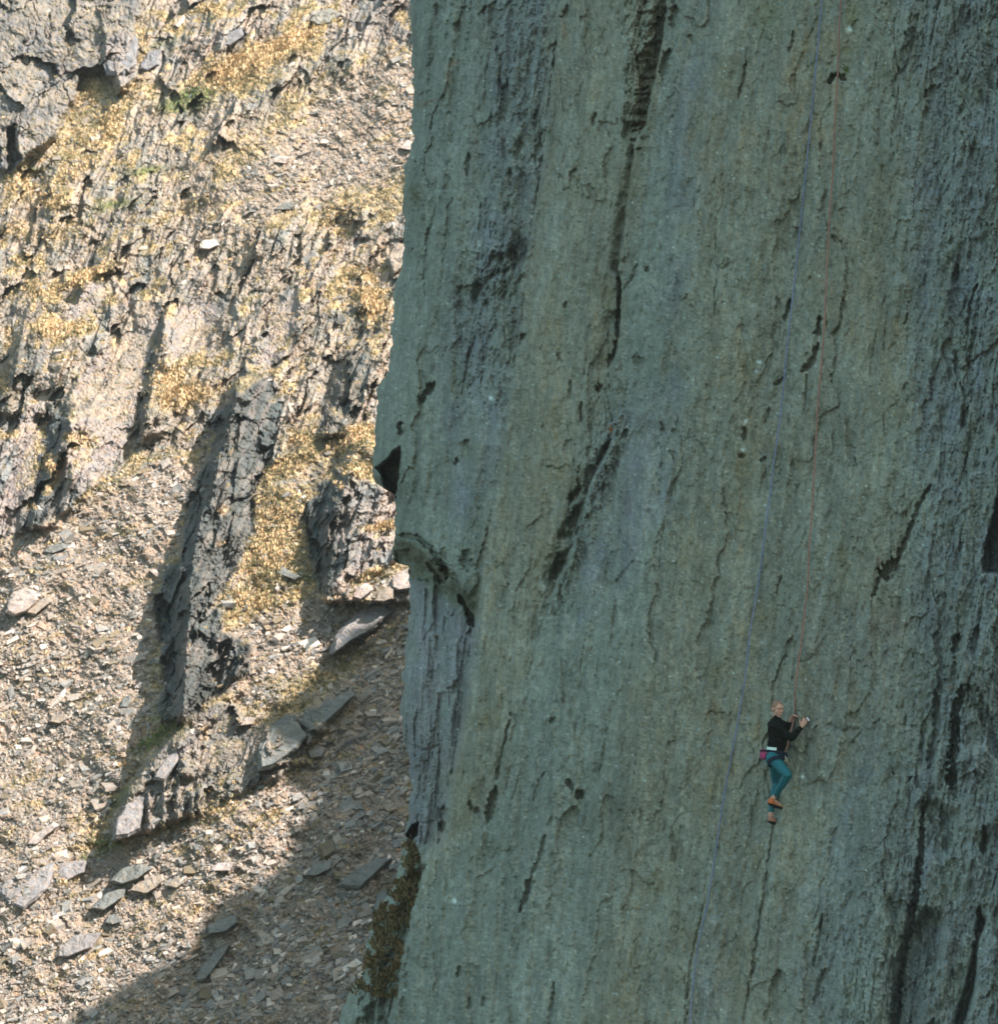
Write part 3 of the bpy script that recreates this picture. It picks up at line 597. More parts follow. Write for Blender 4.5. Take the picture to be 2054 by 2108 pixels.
FQ = gridfaces(len(hy), len(hx)); fcx = HX[:-1,:-1].reshape(-1)+1; fcy = HY[:-1,:-1].reshape(-1)+1
jf = noise(fcx/11, fcy/13, 231)*4; owner = np.zeros(len(FQ), int)
OUT = [(P_TL,'smooth lilac grey crag of big rounded blocks in the top left corner'),(P_B1,'tall steep buttress with a black shaded left side standing in the scree'),
       (P_B3,'ribbed rock buttress with grassy top just left of the overhanging cliff'),(P_LO,'low slabby outcrop with upright ribs below the tall buttress, running into the shadow'),
       (P_LC,'streaked crag split by a dark cleft at the top of the left-hand scree')]
for k, (p, _) in enumerate(OUT): owner[inside(fcx+jf, fcy+jf, p)] = k+1
def sub_mesh(name, V, Fq, col):
    u, inv = np.unique(Fq, return_inverse=True); return mesh_np(name, V[u], inv.reshape(-1,4), col[u], False)
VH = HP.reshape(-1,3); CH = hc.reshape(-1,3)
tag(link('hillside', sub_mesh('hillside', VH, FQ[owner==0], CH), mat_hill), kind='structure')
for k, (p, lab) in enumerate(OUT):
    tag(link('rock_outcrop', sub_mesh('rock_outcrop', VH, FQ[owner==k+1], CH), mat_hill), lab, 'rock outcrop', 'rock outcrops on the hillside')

def hsample(A, x, y):
    i = np.clip(np.searchsorted(hy, y)-1, 0, len(hy)-2); j = np.clip(np.searchsorted(hx, x)-1, 0, len(hx)-2)
    fy = ((y-hy[i])/(hy[i+1]-hy[i])); fx = ((x-hx[j])/(hx[j+1]-hx[j]))
    return A[i,j]*(1-fx)*(1-fy)+A[i,j+1]*fx*(1-fy)+A[i+1,j]*(1-fx)*fy+A[i+1,j+1]*fx*fy

# ---- loose stones of the scree (nobody could count them)
def scatter(n, dens, x0=-110, x1=900, y0=-40, y1=2150):
    out = []; tot = 0
    while tot < n:
        x = RNG.uniform(x0, x1, n); y = RNG.uniform(y0, y1, n); k = RNG.random(n) < hsample(dens, x, y)
        out.append(np.stack([x[k], y[k]], 1)); tot += k.sum()
    return np.concatenate(out)[:n]
def rand_rot(n):
    q = RNG.normal(size=(n,4)); q /= np.linalg.norm(q,axis=1,keepdims=True); a,b,c,d = q.T
    return np.stack([np.stack([1-2*(c*c+d*d),2*(b*c-a*d),2*(b*d+a*c)],-1),np.stack([2*(b*c+a*d),1-2*(b*b+d*d),2*(c*d-a*b)],-1),np.stack([2*(b*d-a*c),2*(c*d+a*b),1-2*(b*b+c*c)],-1)],-2)
CUBE = np.array([(-1,-1,-1),(1,-1,-1),(1,1,-1),(-1,1,-1),(-1,-1,1),(1,-1,1),(1,1,1),(-1,1,1)], float)
CF = np.array([(0,3,2,1),(4,5,6,7),(0,1,5,4),(1,2,6,5),(2,3,7,6),(3,0,4,7)])
# a frame on the slope: e1 down the debris streaks, e2 across, e3 out of the slope
e3 = Vector(HN); e1 = Vector((-.8,0,-.55)); e1 = (e1-e1.dot(e3)*e3).normalized(); e2 = e3.cross(e1)
E = np.array([e1, e2, e3]).T
def stones(n, dens, smin, smax, pw, name, label, tilt=.45):
    p = scatter(n, dens); D = hsample(HD, p[:,0], p[:,1])
    s = smin*(1-RNG.random(n)*(1-(smin/smax)**pw))**(-1/pw)
    V = CUBE[None]*(1+RNG.uniform(-.5,.15,(n,8,3)))*(RNG.uniform(.7,1.5,(n,1,3))*np.array([1.25,.85,.5]))
    R = rand_rot(n)*tilt+np.eye(3)[None]*(1-tilt)
    V = np.einsum('nij,nkj->nki', R, V); V = V@E.T
    V = V*s[:,None,None]+unproj(p[:,0], p[:,1], D-.15*s)[:,None,:]
    cc = hsample(hc, p[:,0][:,None], p[:,1][:,None]) if False else None
    t = RNG.random(n)
    c = np.where(t[:,None]<.45, np.array([.285,.24,.212]), np.where(t[:,None]<.78, np.array([.195,.185,.178]), np.where(t[:,None]<.90, np.array([.17,.135,.095]), np.array([.48,.405,.36]))))
    c = c*RNG.uniform(.65,1.2,(n,1)); c = np.repeat(c[:,None], 8, 1)
    Fc = (CF[None]+np.arange(n)[:,None,None]*8).reshape(-1,4)
    o = link(name, mesh_np(name, V, Fc, c, False), mat_stone); return tag(o, label, 'stones', kind='stuff')
mat_stone = rock_mat('loose_stone', 14, .32, .7, .9, (1,1,1), .06, .2)
dens = np.clip(scree*(1-.55*grass)+(1-scree)*(1-crag)*.22+crag*ledge*.10, 0, 1)*(1-.97*tl)*(1-.95*shade_m)
fine = np.clip(dens*(.50+.9*fbm(a3/80,b3/34,241,4)), 0, 1)
stones(70000, fine, .026, .10, 1.9, 'scree', 'pale pinkish scree stones strewn over the whole hillside')
coarse = np.clip(dens*np.clip(.25+1.6*fbm(HX/110,HY/80,243,3),0,1), 0, 1)
shb = hz(); G.poly(shb, [(1000,1150),(840,1250),(640,1400),(600,1600),(640,1720),(520,1830),(400,1960),(130,2110),(0,2200),(1000,2200)], 1, 30)
coarse = np.clip(coarse*(.6+shb*1.6), 0, 1)
stones(3400, coarse, .08, .25, 2.6, 'scree_blocks', 'coarser grey blocks scattered among the small scree', .3)

# ---- dry grass (nobody could count it)
mat_grass = rock_mat('dry_grass', 20, .2, .1, .9, (1,1,1), .02, .1)
def tufts(pts3, size, cols, name, label, nb=6, up=Vector((0,0,1)), lean=.6):
    n = len(pts3); u = np.array(up)
    az = RNG.uniform(0, 2*np.pi, (n,nb)); sp = RNG.uniform(.25,1.0,(n,nb))*lean
    d = np.stack([np.cos(az)*sp, np.sin(az)*sp, np.ones_like(az)], -1); d[...,0] -= .15; d[...,1] -= .1
    d /= np.linalg.norm(d,axis=-1,keepdims=True)
    side = np.stack([-np.sin(az+1.1), np.cos(az+1.1), np.zeros_like(az)], -1)
    L_ = (size[:,None]*RNG.uniform(.5,1.2,(n,nb)))[...,None]; wd = L_*.17
    b = pts3[:,None,:]+side*0+np.stack([RNG.normal(0,.3,(n,nb)),RNG.normal(0,.3,(n,nb)),np.zeros((n,nb))],-1)*size[:,None,None]
    mid = b+d*L_*.55+np.array([0,0,1])*L_*.05; tip = b+d*L_+np.stack([d[...,0]*.35,d[...,1]*.35,-np.full_like(az,.3)],-1)*L_
    V = np.stack([b-side*wd, b+side*wd, mid+side*wd*.9, mid-side*wd*.9, tip+side*wd*.2, tip-side*wd*.2], 2).reshape(-1,3)
    k = np.arange(n*nb)[:,None]*6
    Fg = np.concatenate([k+np.array([[0,1,2,3]]), k+np.array([[3,2,4,5]])])
    c = np.repeat((cols*RNG.uniform(.75,1.25,(n,1)))[:,None], nb*6, 1)
    o = link(name, mesh_np(name, V, Fg, c, False), mat_grass); return tag(o, label, 'grass', kind='stuff')
gden = np.clip(grass**1.5*(.10+.9*np.clip(gb+.1,0,1))*(1-.85*shade_m), 0, 1)
p = scatter(24000, gden); D = hsample(HD, p[:,0], p[:,1]); gbs = hsample(gb, p[:,0], p[:,1]); grs = hsample(gr, p[:,0], p[:,1])
cc = np.where(RNG.random(len(p))[:,None] < .25+.8*np.clip(gbs,0,1)[:,None], np.array([.50,.36,.215]), np.array([.20,.175,.10]))
cc = np.where(grs[:,None] > .35, np.array([.14,.17,.065]), cc)
sz = RNG.uniform(.06,.14,len(p))*(1+.5*np.clip(gbs,0,1))
tufts(unproj(p[:,0], p[:,1], D), sz, cc, 'dry_grass', 'straw yellow dry grass growing on the ledges and slope', 5)

# ---- grass at the foot of the side wall of the cliff
pts, szs, cl = [], [], []
while len(pts) < 1000:
    x, y = rnd.uniform(690, 872), rnd.uniform(1725, 2150)
    i = int(np.searchsorted(wy, y)); j = int(np.searchsorted(X[min(i,ny-1)], x))
    if j < 2 or j >= nx or not gm[i, j] > .35: continue
    pts.append(unproj(X[i,j], Y[i,j], WD[i,j])); szs.append(rnd.uniform(.05,.14)); cl.append((.21,.145,.075) if rnd.random() < .5 else (.13,.11,.055))
tufts(np.array(pts), np.array(szs), np.array(cl), 'gully_grass', 'brown dead grass tufts in the shaded gully at the foot of the cliff', 6)

# ---- boulders and slabs one can tell apart
def boulder(poly, thick, label, col=(.40,.36,.34), slope=.35, name='boulder', group='boulders lying on the hillside', sink=.6):
    """a rock whose outline is poly, resting on the slope, thick metres deep, its face tilted up"""
    poly = np.array(poly, float); n0 = len(poly); c = poly.mean(0)
    dens_ = []                                              # densify with a rough outline
    for i in range(n0):
        a, b = poly[i], poly[(i+1)%n0]; m = max(1, int(np.hypot(*(b-a))/22))
        for k in range(m):
            q = a+(b-a)*k/m
            if k: q = q+np.array([rnd.uniform(-2,2), rnd.uniform(-2,2)])
            dens_.append(q)
    R = np.array(dens_); n = len(R)
    D0 = float(np.median(hsample(HD, R[:,0], R[:,1])))
    Dm = hill_plane(R[:,0], R[:,1])-hill_plane(c[0], c[1])    # follows the lie of the slope
    thick = thick*.8; tx, ty = rnd.uniform(-.004,.004)*thick, slope*.014*thick
    rings = []
    for s_, lift in ((1.0,-sink*thick-.25), (1.0, .10*thick), (.96, .62*thick), (.80, 1.0*thick)):
        q = c+(R-c)*s_; dl = D0+Dm*s_-lift
        if lift > .3*thick: dl = dl-(q[:,1]-c[1])*ty+(q[:,0]-c[0])*tx+RNG.uniform(-.05,.05,n)*thick
        rings.append(unproj(q[:,0], q[:,1], dl))
    V = np.concatenate(rings); bm = bmesh.new(); vs = [bm.verts.new(v) for v in V]
    for r in range(len(rings)-1):
        for i in range(n):
            j = (i+1)%n; bm.faces.new((vs[r*n+i], vs[r*n+j], vs[(r+1)*n+j], vs[(r+1)*n+i]))
    bm.faces.new([vs[(len(rings)-1)*n+i] for i in range(n)]); bm.faces.new([vs[i] for i in reversed(range(n))])
    bmesh.ops.recalc_face_normals(bm, faces=bm.faces)
    bmesh.ops.triangulate(bm, faces=[f for f in bm.faces if len(f.verts) > 4], quad_method='BEAUTY', ngon_method='BEAUTY')
    for q in range(3): bmesh.ops.subdivide_edges(bm, edges=bm.edges, cuts=1, use_grid_fill=True, fractal=(.45,.5,.6)[q], along_normal=.8, seed=rnd.randrange(999))
    bmesh.ops.triangulate(bm, faces=bm.faces)
    me = bpy.data.meshes.new(name); bm.to_mesh(me); bm.free()
    co = np.zeros(len(me.vertices)*3, np.float32); me.vertices.foreach_get('co', co); co = co.reshape(-1,3)
    a = me.color_attributes.new('tint','FLOAT_COLOR','POINT'); cv = np.ones((len(co),4), np.float32)
    v = 1+.22*fbm(co[:,0]*2.2+co[:,1], co[:,2]*2.6, 301, 3)
    cv[:,:3] = np.clip(np.array(col)*v[:,None], .02, .9); a.data.foreach_set('color', cv.ravel())
    return tag(link(name, me, mat_stone), label, 'boulder', group)
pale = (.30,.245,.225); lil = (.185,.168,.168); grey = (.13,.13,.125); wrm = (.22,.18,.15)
boulder(k3((25,1400),(35,1350),(60,1310),(120,1288),(160,1305),(168,1340),(110,1400),(60,1418)), .75, 'big pale pinkish boulder on the open scree at the left edge', pale)
boulder(k3((112,1405),(160,1350),(230,1318),(228,1350),(150,1412)), .35, 'flat tan slab leaning beside the big pale boulder', wrm)
boulder(k3((185,1135),(210,1108),(280,1098),(290,1118),(230,1142)), .35, 'upper of two stacked grey slabs high on the left scree', grey)
boulder(k3((232,1165),(250,1150),(300,1148),(285,1172),(245,1180)), .3, 'lower of two stacked slabs high on the left scree', lil)
boulder(k3((650,1215),(672,1208),(705,1238),(695,1252)), .25, 'small white block touching the left side of the dark buttress', pale)
boulder(k3((1185,1215),(1230,1198),(1312,1243),(1285,1255)), .3, 'thin grey slab lying in the orange grass between the two buttresses', grey)
boulder(k3((1222,1140),(1232,1122),(1258,1125),(1258,1142)), .25, 'small round white stone in the grass between the buttresses', pale)
boulder(k3((1530,1332),(1540,1290),(1600,1270),(1628,1298),(1570,1345)), .55, 'pinkish block at the foot of the ribbed buttress', pale)
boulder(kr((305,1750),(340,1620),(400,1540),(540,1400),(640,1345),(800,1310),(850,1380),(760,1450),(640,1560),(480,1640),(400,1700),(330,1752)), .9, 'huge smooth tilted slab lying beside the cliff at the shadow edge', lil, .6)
boulder(kr((800,1140),(870,1080),(950,1050),(985,1100),(985,1220),(850,1240),(800,1210)), .7, 'sunlit pink block wedged against the cliff under the small roof', pale)
boulder(kr((660,1320),(690,1240),(790,1190),(835,1215),(815,1300),(740,1330)), .6, 'warm grey block between the tilted slab and the pink wedged block', wrm)
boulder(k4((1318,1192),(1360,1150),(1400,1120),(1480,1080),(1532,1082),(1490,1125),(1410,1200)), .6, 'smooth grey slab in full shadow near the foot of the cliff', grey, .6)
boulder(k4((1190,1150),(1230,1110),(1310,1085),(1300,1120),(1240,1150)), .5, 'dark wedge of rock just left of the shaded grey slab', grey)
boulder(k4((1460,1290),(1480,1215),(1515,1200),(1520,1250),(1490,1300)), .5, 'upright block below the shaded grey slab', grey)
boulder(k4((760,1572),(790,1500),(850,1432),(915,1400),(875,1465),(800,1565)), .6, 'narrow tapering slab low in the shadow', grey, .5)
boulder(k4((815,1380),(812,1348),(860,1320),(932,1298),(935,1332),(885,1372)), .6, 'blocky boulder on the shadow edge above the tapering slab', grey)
boulder(k4((100,1030),(112,1008),(212,938),(232,950),(140,1032)), .45, 'long pale slab pointing up the scree near the left edge', pale, .5)
boulder(k4((215,1472),(228,1420),(300,1380),(405,1368),(360,1430),(262,1472)), .5, 'broad grey slab lying flat in the sunlit lower scree', lil, .6)
boulder(k4((-20,1215),(20,1160),(100,1122),(215,1092),(205,1150),(190,1200),(92,1290),(50,1272),(10,1240)), .8, 'wide lilac slab half buried at the left edge of the lower scree', lil, .5)
boulder(k4((218,1150),(225,1095),(340,1090),(332,1135),(250,1180)), .6, 'lilac slab split off the right end of the wide buried one', lil)
boulder(k4((428,1172),(480,1122),(560,1100),(600,1120),(540,1165),(470,1185)), .6, 'upper grey block of the jumbled pile in the lower scree', grey)
boulder(k4((500,1210),(560,1165),(640,1140),(650,1165),(570,1225)), .5, 'lower block of the jumbled pile, tilted to the right', wrm)
boulder(k4((350,1280),(420,1215),(500,1195),(480,1235),(400,1290)), .5, 'long dark-edged block left of the jumbled pile', grey)
boulder(k4((408,1332),(420,1308),(462,1298),(482,1330),(440,1342)), .4, 'small flat-topped rock under the dark-edged block', grey)
boulder(k4((1200,662),(1240,635),(1278,650),(1262,682),(1215,690)), .45, 'lone boulder in the brown grass on the edge of the shadow', lil)
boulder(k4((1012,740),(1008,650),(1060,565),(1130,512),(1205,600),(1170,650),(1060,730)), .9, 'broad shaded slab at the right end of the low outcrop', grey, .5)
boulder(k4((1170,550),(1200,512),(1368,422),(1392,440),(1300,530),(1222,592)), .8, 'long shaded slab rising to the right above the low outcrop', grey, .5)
boulder(k4((440,1012),(450,942),(510,832),(558,765),(598,775),(565,880),(552,975),(500,1000)), .7, 'steep smooth slab at the left tip of the low outcrop', lil, .5)
boulder(k4((600,770),(640,700),(700,640),(700,700),(640,780)), .6, 'narrow lit slab above the upright ribs of the low outcrop', lil)
boulder(k4((468,488),(480,455),(505,440),(515,470),(500,490)), .45, 'small dark rock alone on the scree left of the tall buttress', grey)
boulder(k4((190,545),(200,518),(262,515),(275,530),(235,552)), .4, 'low wedge with a dark end in the middle of the left scree', wrm)
boulder(k4((925,562),(945,530),(1000,528),(990,555)), .35, 'white block in the sunlit rubble above the shaded slab', pale)
boulder(k4((820,1130),(850,1100),(920,1095),(900,1130)), .3, 'flat pinkish stone in rubble just above the shadow edge', pale)
boulder(k4((650,1190),(700,1145),(745,1130),(720,1180),(690,1200)), .4, 'pale slab leaning right in the middle of the lower scree', wrm)
boulder(k2((868,1082),(880,1048),(930,1038),(955,1065),(912,1085)), .45, 'bright white block on the grassy crag at mid height', (.36,.32,.29))
boulder(k2((1165,702),(1210,675),(1262,682),(1240,712)), .4, 'pale flat block at the left edge of the upper scree fan', pale)
boulder(k2((1735,645),(1775,608),(1800,620),(1800,655)), .5, 'pinkish block at the upper scree touching the cliff edge', pale)
boulder(k2((1690,1120),(1735,1058),(1770,1060),(1770,1160),(1715,1195)), .7, 'tall pinkish slab on the crag close against the cliff edge', wrm, .4)
boulder(k2((1190,912),(1240,885),(1290,880),(1262,912)), .3, 'slim grey slab below the upper scree fan', grey)
boulder(k2((470,330),(440,250),(480,160),(560,110),(600,170),(590,280),(540,330)), .9, 'large rounded lilac block at the right side of the top left crag', (.155,.15,.16), .4)
boulder(k2((610,300),(650,225),(700,215),(690,280),(640,310)), .6, 'small lilac block right of the large rounded one near the top', (.15,.145,.155), .4)
boulder(k2((960,195),(985,140),(1050,120),(1062,150),(1000,200)), .6, 'grey block sticking out of golden grass near the top', (.15,.145,.155), .4)
boulder(k2((1350,90),(1370,60),(1440,35),(1490,60),(1440,100),(1380,110)), .6, 'rounded grey rock in golden grass near the top right', (.17,.16,.145), .4)

# ---- unseen ridge added behind the wall, its crest shaped to cast the slope's shadow
EB = [(1300,800),(1100,980),(960,1120),(880,1195),(835,1258),(760,1310),(683,1350),(640,1395),(590,1447),(520,1490),(508,1530),(540,1566),(600,1574),(655,1590),(662,1620),(640,1650),(622,1700),(600,1767),(560,1800),(525,1825),(470,1850),(425,1883),(394,1956),(330,1988),(262,2025),(200,2065),(131,2108),(-100,2250),(-700,2600)]
cr = []
for x, y in EB:
    d = float(hill_plane(x, y)-hsample(hh, np.array([min(max(x,-800),2400)]), np.array([y]))[0]*.6)
    cr.append(Vector(unproj(x, y, d))+S*48)
for k in range(len(cr)): cr[k] = cr[k]+Vector((0,0,rnd.uniform(-.12,.12)))
bm = bmesh.new(); off = Vector((6,2,0)); rows = []
for q in cr:
    rows.append([bm.verts.new(q), bm.verts.new(q-Vector((.5,0,8))), bm.verts.new(q-Vector((1.0,-1,60))), bm.verts.new(q+off-Vector((0,0,60))), bm.verts.new(q+off-Vector((0,0,8)))])
for a, b in zip(rows[:-1], rows[1:]):
    for k in range(5): bm.faces.new((a[k], a[(k+1)%5], b[(k+1)%5], b[k]))
bm.faces.new(rows[0]); bm.faces.new(list(reversed(rows[-1])))
bmesh.ops.recalc_face_normals(bm, faces=bm.faces)
me = bpy.data.meshes.new('shadow_ridge'); bm.to_mesh(me); bm.free()
a = me.color_attributes.new('tint','FLOAT_COLOR','POINT'); a.data.foreach_set('color', np.tile(np.array([.17,.19,.17,1],np.float32), len(me.vertices)))
tag(link('shadow_ridge', me, mat_cliff), kind='structure')

# =================================================================== THE CLIMBER
K = F/50.0                                                 # photograph pixels per metre at the climber
TOE = wall_pt(1608, 1663); PY = TOE.y-.03
def J(zx, zy, dy=0.0):                                     # joint: place in the picture, and metres away from (+) or towards the camera
    x, y = 1500+zx*.1638, 1400+zy*.1638; d = PY+dy
    return Vector(((x-CX)/F*d, d, (CY-y)/F*d))
def capsule(bm, a, b, ra, rb, seg=14):
    """tapered limb from a to b with round ends"""
    d = b-a; Ln = d.length; q = d.to_track_quat('Z','Y').to_matrix(); rings = []
    prof = [(-ra*math.cos(t), ra*math.sin(t)) for t in (0.35,.8,1.2)]+[(0,ra),(Ln*.33,ra*.67+rb*.33),(Ln*.66,ra*.33+rb*.67),(Ln,rb)]+[(Ln+rb*math.cos(t), rb*math.sin(t)) for t in (1.2,.8,.35)]
    for z, r in prof: rings.append([bm.verts.new(a+q@Vector((r*math.cos(2*math.pi*k/seg), r*math.sin(2*math.pi*k/seg), z))) for k in range(seg)])
    for r0, r1 in zip(rings[:-1], rings[1:]):
        for k in range(seg): bm.faces.new((r0[k], r0[(k+1)%seg], r1[(k+1)%seg], r1[k]))
    bm.faces.new(list(reversed(rings[0]))); bm.faces.new(rings[-1])
def ell(bm, c, rx, ry, rz, rot=None, seg=18):
    m = Matrix.Translation(c)@(rot.to_4x4() if rot else Matrix())@Matrix.Diagonal((rx, ry, rz, 1))
    bmesh.ops.create_uvsphere(bm, u_segments=seg, v_segments=seg//2+2, radius=1, matrix=m)
def fuse(name, bm, mat, parent, vox=.007, sm=4, wrinkle=0.0, origin=None, smooth=True):
    """weld overlapping volumes into one continuous skin"""
    bmesh.ops.recalc_face_normals(bm, faces=bm.faces)
    me0 = bpy.data.meshes.new('tmp'); bm.to_mesh(me0); bm.free(); o = bpy.data.objects.new('tmp', me0); COL.objects.link(o)
    r = o.modifiers.new('r','REMESH'); r.mode = 'VOXEL'; r.voxel_size = vox
    if sm: k = o.modifiers.new('s','SMOOTH'); k.iterations = sm; k.factor = .5
    me = bpy.data.meshes.new_from_object(o.evaluated_get(bpy.context.evaluated_depsgraph_get()))
    bpy.data.objects.remove(o); bpy.data.meshes.remove(me0); me.name = name
    n = len(me.vertices); co = np.zeros(n*3, np.float32); me.vertices.foreach_get('co', co); co = co.reshape(-1,3)
    if wrinkle:
        no = np.zeros(n*3, np.float32); me.vertex_normals.foreach_get('vector', no); no = no.reshape(-1,3)
        f = fbm(co[:,0]*16+co[:,2]*9, co[:,2]*26+co[:,1]*8, 401, 3); co = co+no*(f*wrinkle)[:,None]
    if origin is not None: co = co-np.array(origin, np.float32)
    me.vertices.foreach_set('co', np.ascontiguousarray(co, np.float32).ravel()); me.update()
    me.polygons.foreach_set('use_smooth', np.full(len(me.polygons), smooth))
    me.materials.clear(); return link(name, me, mat, parent)
skin = plain_mat('skin', (.55,.31,.24), .55, 30, .12, .1, .35)
m_sweat = plain_mat('black_knit', (.006,.009,.008), .95, 90, .3, .3, .1)
m_tight = plain_mat('teal_lycra', (.008,.125,.16), .6, 40, .15, .1, .3)
m_web = plain_mat('navy_webbing', (.008,.014,.03), .8, 120, .2, .2, .2)
m_white = plain_mat('white_tape', (.62,.80,.78), .7, 60, .1, .1, .2)
m_pink = plain_mat('magenta_cloth', (.36,.06,.16), .9, 50, .25, .2, .1)
m_shoe = plain_mat('orange_suede', (.56,.16,.06), .85, 60, .3, .2, .2)
m_tan = plain_mat('dusty_tan_suede', (.40,.20,.155), .85, 60, .3, .2, .2)
m_toe = plain_mat('yellow_leather', (.42,.26,.05), .8, 60, .25, .2, .2)
m_sole = plain_mat('black_rubber', (.012,.014,.014), .7, 60, .2, .2, .3)
m_hair = plain_mat('cropped_hair', (.27,.165,.125), .9, 200, .4, .4, .1)
m_metal = plain_mat('dark_alloy', (.06,.065,.07), .35, 60, .1, .05, .6)
m_chalk = plain_mat('chalk', (.72,.70,.78), .95, 60, .08, .1, .1)
org = J(560, 1000)
person = bpy.data.objects.new('person', None); COL.objects.link(person); person.location = org
tag(person, 'climber in black top and teal tights clinging to the rock face, head turned this way', 'person')
# joints: R is the side towards the camera
Rs, Re, Rw = J(575,565,-.15), J(790,728,-.22), J(900,600,-.13)
Ls, Le, Lw = J(665,560,.12), J(732,612,.26), J(768,512,.08)
Rh, Rk, Ra = J(550,985,-.09), J(738,1195,-.33), J(588,1450,-.12)
Lh, Lk, La = J(570,990,.09), J(598,1290,.26), J(528,1672,.10)
neck, headc = J(598,500,0), J(614,365,-.01)
facing = Vector((.42,-.89,-.12)).normalized()              # the face is turned towards the viewer and down a little
hq = facing.to_track_quat('-Y','Z').to_matrix()
def hp(x, y, z): return headc+hq@Vector((x,y,z))          # head frame: -y is the face, z the crown
b = bmesh.new()
capsule(b, J(590,545), hp(0,.02,-.05), .060, .052)
ell(b, hp(0,.012,.022), .074, .094, .088, hq); ell(b, hp(0,-.018,-.040), .058, .070, .068, hq); ell(b, hp(0,-.052,-.088), .030, .030, .024, hq)
ell(b, hp(0,-.074,.038), .052, .026, .022, hq); ell(b, hp(0,-.094,-.012), .0105, .022, .024, hq); ell(b, hp(0,-.108,-.022), .0135, .013, .010, hq)
ell(b, hp(0,-.083,-.054), .024, .014, .006, hq); ell(b, hp(0,-.081,-.065), .020, .013, .006, hq)
for s_ in (-1,1):
    ell(b, hp(s_*.078,.010,-.004), .010, .020, .031, hq); ell(b, hp(s_*.040,-.060,-.020), .020, .020, .020, hq)
    ell(b, hp(s_*.030,-.080,.012), .014, .012, .008, hq)
# torso, arms and legs under the clothes
capsule(b, J(600,600), J(600,820), .112, .10); capsule(b, J(590,800), J(565,980), .10, .11)
capsule(b, Rs, Ls, .062, .058)
capsule(b, Rs, Re, .050, .040); capsule(b, Re, Rw, .040, .027)
capsule(b, Ls, Le, .048, .038); capsule(b, Le, Lw, .038, .026)
capsule(b, Rh, Rk, .085, .055); capsule(b, Rk, Rk.lerp(Ra,.35), .053, .052); capsule(b, Rk.lerp(Ra,.3), Ra, .053, .035)
capsule(b, Lh, Lk, .083, .055); capsule(b, Lk, Lk.lerp(La,.35), .052, .052); capsule(b, Lk.lerp(La,.3), La, .053, .034)
def hand(bm, wr, knuck, nrm, curls, thumb, side=1, spread=.020, ln=.078):
    """palm from the wrist to the knuckles, four fingers of unequal length and a thumb off its side"""
    ax = (knuck-wr).normalized(); nrm = (nrm-nrm.dot(ax)*ax).normalized(); sd_ = ax.cross(nrm)*side
    for k in range(4):
        o_ = (k-1.5)*spread; capsule(bm, wr+sd_*o_*.45, knuck+sd_*o_, .0165, .0125, 10)
    for k, lf in enumerate((.90,1.0,.94,.76)):
        p = knuck+sd_*(k-1.5)*spread*1.05; d = ax+sd_*(k-1.5)*.07; ang = 0; L3 = ln*lf
        for sg, (fr_, r0, r1) in enumerate(((.45,.0100,.0092),(.31,.0092,.0085),(.24,.0085,.0075))):
            ang += curls[sg]; dd = (d*math.cos(ang)-nrm*math.sin(ang)).normalized(); q = p+dd*L3*fr_
            capsule(bm, p, q, r0, r1, 10); p = q
    t0 = wr+(knuck-wr)*.35-sd_*spread*1.3; t1 = t0+(ax*.55-sd_*.75-nrm*thumb).normalized()*.036; t2 = t1+(ax*.95-sd_*.15-nrm*thumb).normalized()*.030
    capsule(bm, t0, t1, .0135, .0110, 10); capsule(bm, t1, t2, .0110, .0090, 10)
WNv = Vector(WN)
hk = J(950,520,-.10); hand(b, J(908,592,-.125), hk, -Vector((.1,-1,.1))*-1, (.25,.35,.35), .3, 1)
lk = J(815,452,.03); hand(b, J(772,506,.075), lk, Vector((-.3,.8,.3)), (.45,.7,.6), .5, 1)
# bare ankles and heels going down into the shoes
for an, he, to in ((Ra, J(545,1500,-.10), J(640,1570,-.02)), (La, J(522,1728,.11), J(590,1775,.18))):
    capsule(b, an, he, .034, .034); capsule(b, he, to, .032, .024)
body = fuse('body', b, skin, person, .0045, 3, 0, org)
# clothes
b = bmesh.new()
capsule(b, J(598,580), J(603,800), .128, .112); capsule(b, J(600,780), J(592,880), .114, .118); capsule(b, J(640,640,.03), J(650,820,.02), .10, .095)
capsule(b, J(575,800), J(570,870), .105, .10); capsule(b, J(600,530), J(603,478,-.005), .066, .058)
capsule(b, Rs, Ls, .072, .068); capsule(b, Rs, Re, .066, .052); capsule(b, Re, Rw-(Rw-Re).normalized()*.012, .053, .038)
capsule(b, Ls, Le, .062, .050); capsule(b, Le, Lw-(Lw-Le).normalized()*.035, .050, .036)
sweater = fuse('sweater', b, m_sweat, person, .006, 3, .011, org)
b = bmesh.new()
capsule(b, J(590,900), J(565,985), .108, .120); capsule(b, J(530,985,0), J(545,1040,0), .085, .075)
capsule(b, Rh, Rk, .098, .066); capsule(b, Rk, Rk.lerp(Ra,.35), .064, .061); capsule(b, Rk.lerp(Ra,.3), Ra-(Ra-Rk).normalized()*.02, .061, .040)
capsule(b, Lh, Lk, .092, .062); capsule(b, Lk, Lk.lerp(La,.35), .058, .056); capsule(b, Lk.lerp(La,.3), La-(La-Lk).normalized()*.03, .060, .044)
tights = fuse('tights', b, m_tight, person, .006, 3, .004, org)
b = bmesh.new(); ell(b, hp(0,.018,.030), .078, .094, .086, hq)
bmesh.ops.bisect_plane(b, geom=b.verts[:]+b.edges[:]+b.faces[:], plane_co=hp(0,-.045,.045), plane_no=hq@Vector((0,-.75,-.66)), clear_outer=True)
bmesh.ops.holes_fill(b, edges=[q for q in b.edges if q.is_boundary])
fuse('hair', b, m_hair, person, .004, 2, .0015, org)
